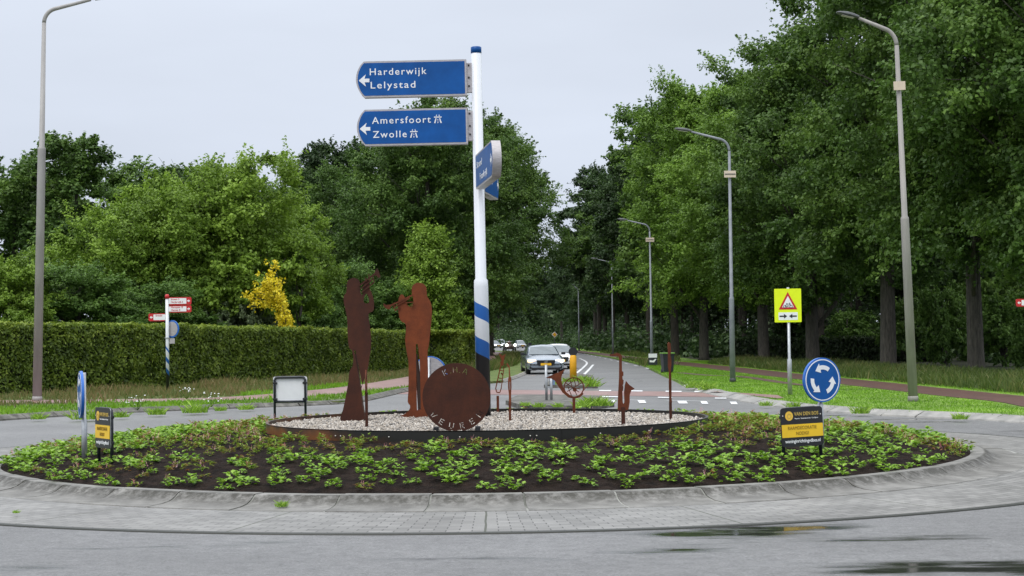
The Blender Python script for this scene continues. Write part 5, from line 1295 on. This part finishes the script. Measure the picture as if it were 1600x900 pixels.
# shrubs at the right wood edge
for px, D, leaf, s, sz, lab in ((1475, 82, 'mid', 1.1, 1.7, 'leafy shrub between the pale lamp and the nearest oak'), (1570, 76, 'mid', 1.3, 1.5, 'green shrub right of the nearest oak trunk'), (1620, 70, 'mid', 1.2, 1.3, 'green shrub at the right picture edge'), (1330, 108, 'mid', 1.3, 1.4, 'pale green shrub between the forked oak and the ivy oak'),
    (1420, 92, 'oak', 1.3, 1.6, 'dark shrub behind the foot of the pale lamp'), (1525, 92, 'oak', 1.4, 2.0, 'tall dark shrub behind the nearest oak'), (1235, 118, 'oak_dark', 1.3, 1.5, 'dim shrub behind the warning sign pole'), (1600, 95, 'oak', 1.5, 2.3, 'tall shrub in the gap at the right edge')):
    p = Wp(px, 560, D); place_tree('bush', 'shrub', p.x, D, leaf, lab, 'shrub', None, s, sz)
# undergrowth of the wood (uncountable)
RNG = np.random.default_rng(5); P = []; Nn = []; T = []
def under(X0, X1, D0, D1, n, hmax, r=1.3):
    for _ in range(n):
        X = RNG.uniform(X0, X1); D = RNG.uniform(D0, D1); h = RNG.uniform(.3, hmax); m_ = 90
        d = sph(m_); c = np.array([X, D, h*.5]); P.append(c+d*np.array([r, r, h*.6])*RNG.uniform(.4, 1, (m_, 1))); nn = d+RNG.normal(size=(m_, 3))*.5; nn[:, 2] += .4; Nn.append(nn); T.append(RNG.uniform(0, 1, m_))
under(20, 60, 100, 180, 260, 3.6); under(14.5, 22, 112, 340, 150, 2.2); under(26, 45, 78, 100, 60, 3); under(-30, -6, 105, 200, 110, 3.2); under(-5, -3.2, 110, 230, 34, 1.3, .9); under(-40, 30, 350, 420, 120, 5, 2.5)
under(-45, -12, 85, 110, 70, 4.0)
under(16, 60, 180, 330, 330, 8, 2.2); under(24, 70, 110, 180, 200, 6.5, 1.8); under(-60, -12, 250, 400, 160, 9, 2.6); under(-40, 45, 430, 520, 260, 16, 4); under(10.5, 16, 150, 330, 120, 3.2, 1.3)
P = np.concatenate(P); P[:, 2] = np.maximum(P[:, 2], .12)
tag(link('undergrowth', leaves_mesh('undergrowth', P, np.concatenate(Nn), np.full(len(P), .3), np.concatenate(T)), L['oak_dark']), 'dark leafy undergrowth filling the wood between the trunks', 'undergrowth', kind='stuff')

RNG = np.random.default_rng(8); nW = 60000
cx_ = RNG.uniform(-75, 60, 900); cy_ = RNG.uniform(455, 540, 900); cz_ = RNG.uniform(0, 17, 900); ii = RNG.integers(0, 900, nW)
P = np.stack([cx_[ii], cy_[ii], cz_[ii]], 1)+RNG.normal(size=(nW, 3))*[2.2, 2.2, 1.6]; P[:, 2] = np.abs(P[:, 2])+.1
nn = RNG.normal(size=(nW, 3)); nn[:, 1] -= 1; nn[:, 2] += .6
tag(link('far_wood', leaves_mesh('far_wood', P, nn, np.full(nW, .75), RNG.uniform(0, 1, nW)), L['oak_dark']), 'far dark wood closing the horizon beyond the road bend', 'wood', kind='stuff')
# ================================================================== GRASS
def blades(name, pts, h, wd, tint, bend=.3):
    n = len(pts); a = RNG.uniform(0, 2*PI, n); d = np.stack([np.cos(a), np.sin(a), np.zeros(n)], 1); l = RNG.normal(size=(n, 3))*bend; l[:, 2] = 1
    hh = (np.asarray(h)*RNG.uniform(.6, 1.25, n))[:, None]; ww = wd
    P0 = pts-d*ww/2; P1 = pts+d*ww/2; P2 = pts+l*hh*.55+d*ww*.35; P3 = pts+l*hh*np.array([1.3, 1.3, 1])
    V = np.stack([P0, P1, P2, P3], 1).reshape(-1, 3)
    return mesh_np(name, V, np.arange(n*4).reshape(n, 4), tint=tint)
def inpoly(x, y, poly):
    c = np.zeros(len(x), bool); j = len(poly)-1
    for i in range(len(poly)):
        xi, yi = poly[i]; xj, yj = poly[j]
        t = ((yi > y) != (yj > y)) & (x < (xj-xi)*(y-yi)/(yj-yi+1e-12)+xi); c ^= t; j = i
    return c
def scatter(poly, n):
    xs = [p[0] for p in poly]; ys = [p[1] for p in poly]; X = []; Y = []; got = 0
    while got < n:
        x = RNG.uniform(min(xs), max(xs), n); y = RNG.uniform(min(ys), max(ys), n); k = inpoly(x, y, poly); X.append(x[k]); Y.append(y[k]); got += k.sum()
    return np.concatenate(X)[:n], np.concatenate(Y)[:n]
def off_path(x, y, line, d):
    m_ = np.ones(len(x), bool)
    for a, b_ in zip(line, line[1:]):
        ax, ay = a; bx, by = b_; L2 = (bx-ax)**2+(by-ay)**2+1e-9; t = np.clip(((x-ax)*(bx-ax)+(y-ay)*(by-ay))/L2, 0, 1)
        m_ &= np.hypot(x-ax-t*(bx-ax), y-ay-t*(by-ay)) > d
    return m_
RNG = np.random.default_rng(9)
# short lawn right
lp = RK[3:]+[q_ for q_ in RE if q_[1] < 110]+[(16, 110), (17, 60), (16, 25)]
x, y = scatter(lp, 110000); k = off_path(x, y, pr, 1.1) & off_path(x, y, fp, .25) & ~inpoly(x, y, xe); x, y = x[k], y[k]
nz = np.array([noise.noise((a*.5, b_*.5, 0)) for a, b_ in zip(x, y)])
tag(link('lawn_grass', blades('lawn_grass', np.stack([x, y, np.full(len(x), .09)], 1), np.full(len(x), .04), .022, np.clip(.5+.5*nz+RNG.normal(size=len(x))*.2, 0, 1)), L['grass']), 'short bright green mown grass on the right verge', 'grass', kind='stuff')
# tall grass right beyond the path
tp = [(11.6, 96), (12.5, 66), (13.3, 44), (13.8, 36), (17, 30), (20, 36), (19, 60), (17, 90), (14.5, 110)]
x, y = scatter(tp, 36000); k = off_path(x, y, pr, 1.15); x, y = x[k], y[k]
x2, y2 = scatter([(7.2, 92), (8.0, 100), (8.6, 140), (8.4, 185), (12.5, 185), (12.5, 120), (9.6, 92)], 9000); k = off_path(x2, y2, pr, 1.1); x = np.append(x, x2[k]); y = np.append(y, y2[k])
nz = np.array([noise.noise((a*.4, b_*.25, 4)) for a, b_ in zip(x, y)])
tag(link('tall_grass', blades('tall_grass', np.stack([x, y, np.full(len(x), .09)], 1), np.clip(.32+.30*nz, .10, .7), .035, np.clip(.35+.6*nz+RNG.normal(size=len(x))*.25, 0, 1), .25), L['tall']), 'tall seeding grass between the right cycle path and the oaks', 'grass', kind='stuff')
# left verge: dry grass under the hedge and green strip by the kerb
lvp = [(-22, 44), (-12.2, 38), G(0, 656), G(200, 644), G(400, 636), G(500, 632), G(560, 627), G(640, 609), (-1.6, 78), (.2, 100), (1.5, 160), (-1.2, 160), (-1.5, 100), (-4.5, 92), topx(560, 79), topx(400, 68), topx(200, 58), topx(-60, 51), (-30, 47)]
x, y = scatter(lvp, 52000); k = off_path(x, y, pl, 1.2); x, y = x[k], y[k]
dk = np.full(len(x), 99.0)
for a, b_ in zip(LK, LK[1:]):
    ax, ay = a; bx, by = b_; L2 = (bx-ax)**2+(by-ay)**2+1e-9; t = np.clip(((x-ax)*(bx-ax)+(y-ay)*(by-ay))/L2, 0, 1); dk = np.minimum(dk, np.hypot(x-ax-t*(bx-ax), y-ay-t*(by-ay)))
nz = np.array([noise.noise((a*.5, b_*.5, 4)) for a, b_ in zip(x, y)])
low = (dk < 4.5)
tag(link('verge_grass', blades('verge_grass', np.stack([x[low], y[low], np.full(low.sum(), .09)], 1), np.clip(.10+.10*nz[low], .05, .3), .035, np.clip(.45+.5*nz[low]+RNG.normal(size=low.sum())*.2, 0, 1)), L['grass']), 'low green grass along the left kerb', 'grass', kind='stuff')
hi_ = ~low & (x < -3)
tag(link('dry_grass', blades('dry_grass', np.stack([x[hi_], y[hi_], np.full(hi_.sum(), .09)], 1), np.clip(.15+.34*nz[hi_], .06, .5), .035, np.clip(.5+.5*nz[hi_]+RNG.normal(size=hi_.sum())*.25, 0, 1), .25), L['dry']), 'tall brownish dry grass at the foot of the left hedge', 'grass', kind='stuff')
hr_ = ~low & (x >= -3)
tag(link('roadside_grass', blades('roadside_grass', np.stack([x[hr_], y[hr_], np.full(hr_.sum(), .09)], 1), np.clip(.45+.4*nz[hr_], .2, .9), .04, np.clip(.5+.5*nz[hr_]+RNG.normal(size=hr_.sum())*.25, 0, 1), .25), L['tall']), 'rough grass between the left cycle path and the road', 'grass', kind='stuff')

# weeds on kerbs and islands
def weed_me(name, seed, R_=.25, h=.3, n=150, wd=.02):
    global RNG; RNG = np.random.default_rng(seed); a = RNG.uniform(0, 2*PI, n); r = R_*np.sqrt(RNG.uniform(0, 1, n))
    return blades(name, np.stack([r*np.cos(a), r*np.sin(a), np.zeros(n)], 1), h*(1-.5*r/R_), wd, RNG.uniform(.0, 1, n), .45)
wm = [weed_me('weed', 60+i) for i in range(3)]
for m_ in wm: m_.materials.append(L['bed'])
k = 0
for (px, py, s, z, lab) in ((136, 655, 1.6, .05, 'left outer kerb'), (245, 648, 1.0, .05, 'left outer kerb'), (305, 645, 1.4, .05, 'left outer kerb'), (385, 640, .9, .05, 'left outer kerb'), (190, 652, .8, .05, 'left outer kerb'), (60, 655, .8, .05, 'left outer kerb'), (345, 642, .7, .05, 'left outer kerb'),
    (1105, 609, 1.3, .08, 'right road kerb'), (1085, 606, 1.4, .08, 'right road kerb'), (1240, 636, .8, .08, 'right outer kerb'), (1345, 646, .9, .06, 'right outer kerb'), (1500, 655, .7, .06, 'right outer kerb'), (1197, 634, .7, .06, 'right outer kerb'),
    (925, 634, 1.8, .1, 'near traffic island'), (908, 636, 1.3, .1, 'near traffic island'), (942, 634, 1.5, .1, 'near traffic island'), (842, 636, .9, .1, 'near traffic island'), (872, 636, .8, .1, 'near traffic island'), (820, 634, .8, .1, 'near traffic island'),
    (905, 596, 1.8, .1, 'far traffic island'), (918, 599, 2.0, .1, 'far traffic island'), (926, 604, 1.8, .1, 'far traffic island'), (888, 597, 1.3, .1, 'far traffic island'), (872, 601, 1.2, .1, 'far traffic island')):
    gx, gy = G(px, py, z); w_o = link('weed_tuft', wm[k % 3], None, None, (gx, gy, z)); s = s*(.62 if 'island' in lab else .85); w_o.scale = (s, s, s*.9); w_o.rotation_euler.z = k*1.3; k += 1
    tag(w_o, 'green weed tuft growing on the '+lab, 'weed', 'weed tufts on the '+lab)
for px, py, s in ((585, 785, .2), (440, 790, .26), (25, 800, .13)):
    gx, gy = G(px, py, .06); w_o = link('weed_tuft', wm[k % 3], None, None, (gx, gy, .05)); w_o.scale = (s, s, s*1.0); k += 1
    tag(w_o, {585: 'small weed in the kerb joint below the middle of the bed', 440: 'weed in the kerb joint left of the middle', 25: 'small weed on the paving at the left edge'}[px], 'weed')
# white umbel flowers by the left hedge
RNG = np.random.default_rng(31)
for px, py in ((292, 624), (330, 636), (215, 641)):
    gx, gy = G(px, py, .09); bm = bmesh.new()
    for _ in range(9):
        dx, dy, hh = RNG.uniform(-.25, .25), RNG.uniform(-.2, .2), RNG.uniform(.15, .36); b_tube(bm, [(0, 0, 0), (dx, dy, hh)], .006, 4)
    fl_ = mesh_bm('stem', bm)
    o = empty('wild_flower', (gx, gy, .09), 0, 'white flowering weed in the grass by the left hedge', 'flower', 'white wild flowers on the left verge'); link('stem', fl_, L['grass'], o)
    n = 14; cc_ = np.stack([RNG.uniform(-.25, .25, n), RNG.uniform(-.2, .2, n), RNG.uniform(.15, .38, n)], 1)
    me = leaves_mesh('petals', cc_, np.tile([0, -.4, 1.], (n, 1)), np.full(n, .035), RNG.uniform(0, 1, n)); link('petals', me, M['white'], o)

# ================================================================== BEDDING PLANTS
def leaf_strip(P0, dirv, up, ln, wd):
    """cupped pointed leaf: 6 verts, 2 quads + uses quads only"""
    side = dirv.cross(up).normalized()
    a = P0; b1 = P0+dirv*ln*.45+side*wd*.5+up*ln*.10; b2 = P0+dirv*ln*.45-side*wd*.5+up*ln*.10; m_ = P0+dirv*ln*.5-up*ln*.02; t = P0+dirv*ln-up*ln*.12
    return [a, b1, t, m_], [a, m_, t, b2]
def plant_me(name, seed, kind):
    rd = random.Random(seed); V = []; Fc = []; T = []
    nst = rd.randint(15, 21) if kind == 'green' else rd.randint(12, 18); Rp = .13 if kind == 'green' else .11
    for _ in range(nst):
        a = rd.uniform(0, 2*PI); r = Rp*math.sqrt(rd.random()); h = rd.uniform(.03, .13)*(1.15-.5*r/Rp); tip = Vector((r*math.cos(a), r*math.sin(a), h))
        tt = rd.uniform(0, 1)
        for j in range(3 if kind == 'green' else 4):
            aa = a+rd.uniform(-1.3, 1.3); el = rd.uniform(-.1, .7); d = Vector((math.cos(aa)*math.cos(el), math.sin(aa)*math.cos(el), math.sin(el))); up = Vector((-math.cos(aa)*math.sin(el), -math.sin(aa)*math.sin(el), math.cos(el)))
            ln, wd = (rd.uniform(.05, .085), rd.uniform(.045, .07)) if kind == 'green' else (rd.uniform(.05, .09), rd.uniform(.018, .032))
            for q_ in leaf_strip(tip, d, up, ln, wd):
                Fc.append([len(V)+i for i in range(4)]); V += [tuple(p) for p in q_]; T.append(min(1, max(0, .6*tt+.4*rd.random())))
    me = mesh_np(name, np.array(V), np.array(Fc), tint=T); me.materials.append(L['bed'] if kind == 'green' else L['bed_red'])
    return me
def spike_me(name, seed, n=3):
    rd = random.Random(seed); V = []; Fc = []; T = []
    for _ in range(n):
        x, y = rd.uniform(-.08, .08), rd.uniform(-.08, .08); h = rd.uniform(.10, .17); lx, ly = rd.uniform(-.03, .03), rd.uniform(-.03, .03); tt = rd.random()
        for i in range(9):
            t = i/8; z = h*(.5+.5*t); c = Vector((x+lx*t, y+ly*t, z))
            for j in range(3):
                a = rd.uniform(0, 6.28); d = Vector((math.cos(a), math.sin(a), .5)); s = .010*(1-.4*t); u = Vector((-math.sin(a), math.cos(a), 0))
                Fc.append([len(V)+k for k in range(4)]); V += [tuple(c), tuple(c+d*s+u*s*.5), tuple(c+d*s*1.6), tuple(c+d*s-u*s*.5)]; T.append(tt)
    me = mesh_np(name, np.array(V), np.array(Fc), tint=T); me.materials.append(L['pink']); return me
GM = [plant_me('leaves_green', 200+i, 'green') for i in range(6)]; RMh = [plant_me('leaves_red', 300+i, 'red') for i in range(6)]; SP = [spike_me('flower_spike', 400+i) for i in range(4)]
rd = random.Random(99); spots = []
sp = .325
for i in range(-22, 23):
    for j in range(-22, 23):
        x = (i+.5*(j % 2))*sp+rd.uniform(-.10, .10); y = j*sp*.87+rd.uniform(-.10, .10); r = math.hypot(x, y)
        if r < 3.3 or r > 6.66: continue
        if rd.random() < .06: continue
        nr_ = noise.noise((x*.55+3, y*.55, 1))
        red = .40+nr_*1.7-(r-4.8)*.34 + (.22 if -5.5 < x < -1.2 else .0)
        if y < -2 and abs(x) < 3 and r > 4.7: red -= .5
        red_ = rd.random() < red
        spots.append((x, y, red_))
        if r > 4.5 and (abs(x) > 2.5) and rd.random() < .30: spots.append((x+rd.uniform(-.15, .15), y+rd.uniform(-.15, .15), False))
for i in range(112):
    a = 2*PI*i/112+rd.uniform(-.02, .02); r = 6.47+rd.uniform(-.14, .12)
    if rd.random() < .8: spots.append((r*math.cos(a), r*math.sin(a), noise.noise((math.cos(a)*3, math.sin(a)*3, 5)) > .12))
keep = []
for q_ in spots:
    if all((q_[0]-k_[0])**2+(q_[1]-k_[1])**2 > .21**2 for k_ in keep): keep.append(q_)
spots = keep
spots.sort(key=lambda q_: q_[1])
spots = [q_ for q_ in spots if math.hypot(q_[0], q_[1]) < 6.70]
for i, (x, y, red_) in enumerate(spots[:300]):
    z = soil_h(x, y)-.01; s = rd.uniform(.5, 1.0)*(1.0 if not red_ else .95); me_ = (RMh if red_ else GM)[rd.randrange(6)]
    o = link('flowering_plant' if red_ else 'bedding_plant', me_, None, None, (CX+x, CY+y, z)); o.scale = (s, s, s); o.rotation_euler.z = rd.uniform(0, 6.28)
    if red_:
        tag(o, 'small reddish green flowering plant in the dark soil of the roundabout', 'plant', 'reddish flowering plants in the bed')
        if rd.random() < .6: link('flower_spike', SP[rd.randrange(4)], None, o)
    else: tag(o, 'low bright green leafy plant in the dark soil of the roundabout', 'plant', 'green leafy plants in the bed')
def merge_spots(sub, sel, kindm, lf):
    V = []; T = []
    for (x, y, red_) in sub:
        if red_ != sel: continue
        me_ = kindm[rd.randrange(len(kindm))]; n = len(me_.vertices); c = np.zeros(n*3, dtype=np.float32); me_.vertices.foreach_get('co', c); c = c.reshape(-1, 3)
        a = rd.uniform(0, 6.28); s = rd.uniform(.7, 1.25); R2 = np.array([[math.cos(a), -math.sin(a), 0], [math.sin(a), math.cos(a), 0], [0, 0, 1]])
        V.append(c@R2.T*s+[CX+x, CY+y, soil_h(x, y)-.01]); t = np.zeros(len(me_.polygons), dtype=np.float32); me_.attributes['tint'].data.foreach_get('value', t); T.append(t)
    V = np.concatenate(V); return mesh_np('rest', V, np.arange(len(V)).reshape(-1, 4), tint=np.concatenate(T))
rest = spots[300:]
tag(link('bedding_plants', merge_spots(rest, False, GM, 'bed'), L['bed']), 'green leafy planting at the back of the roundabout bed', 'plants', kind='stuff')
tag(link('flowering_plants', merge_spots(rest, True, RMh, 'bed_red'), L['bed_red']), 'reddish flowering planting at the back of the roundabout bed', 'plants', kind='stuff')
tag(link('flower_spikes', merge_spots([q_ for q_ in rest if q_[2] and rd.random() < .8], True, SP, 'pink'), L['pink']), 'pink flower spikes at the back of the roundabout bed', 'flowers', kind='stuff')
print('spots', len(spots))
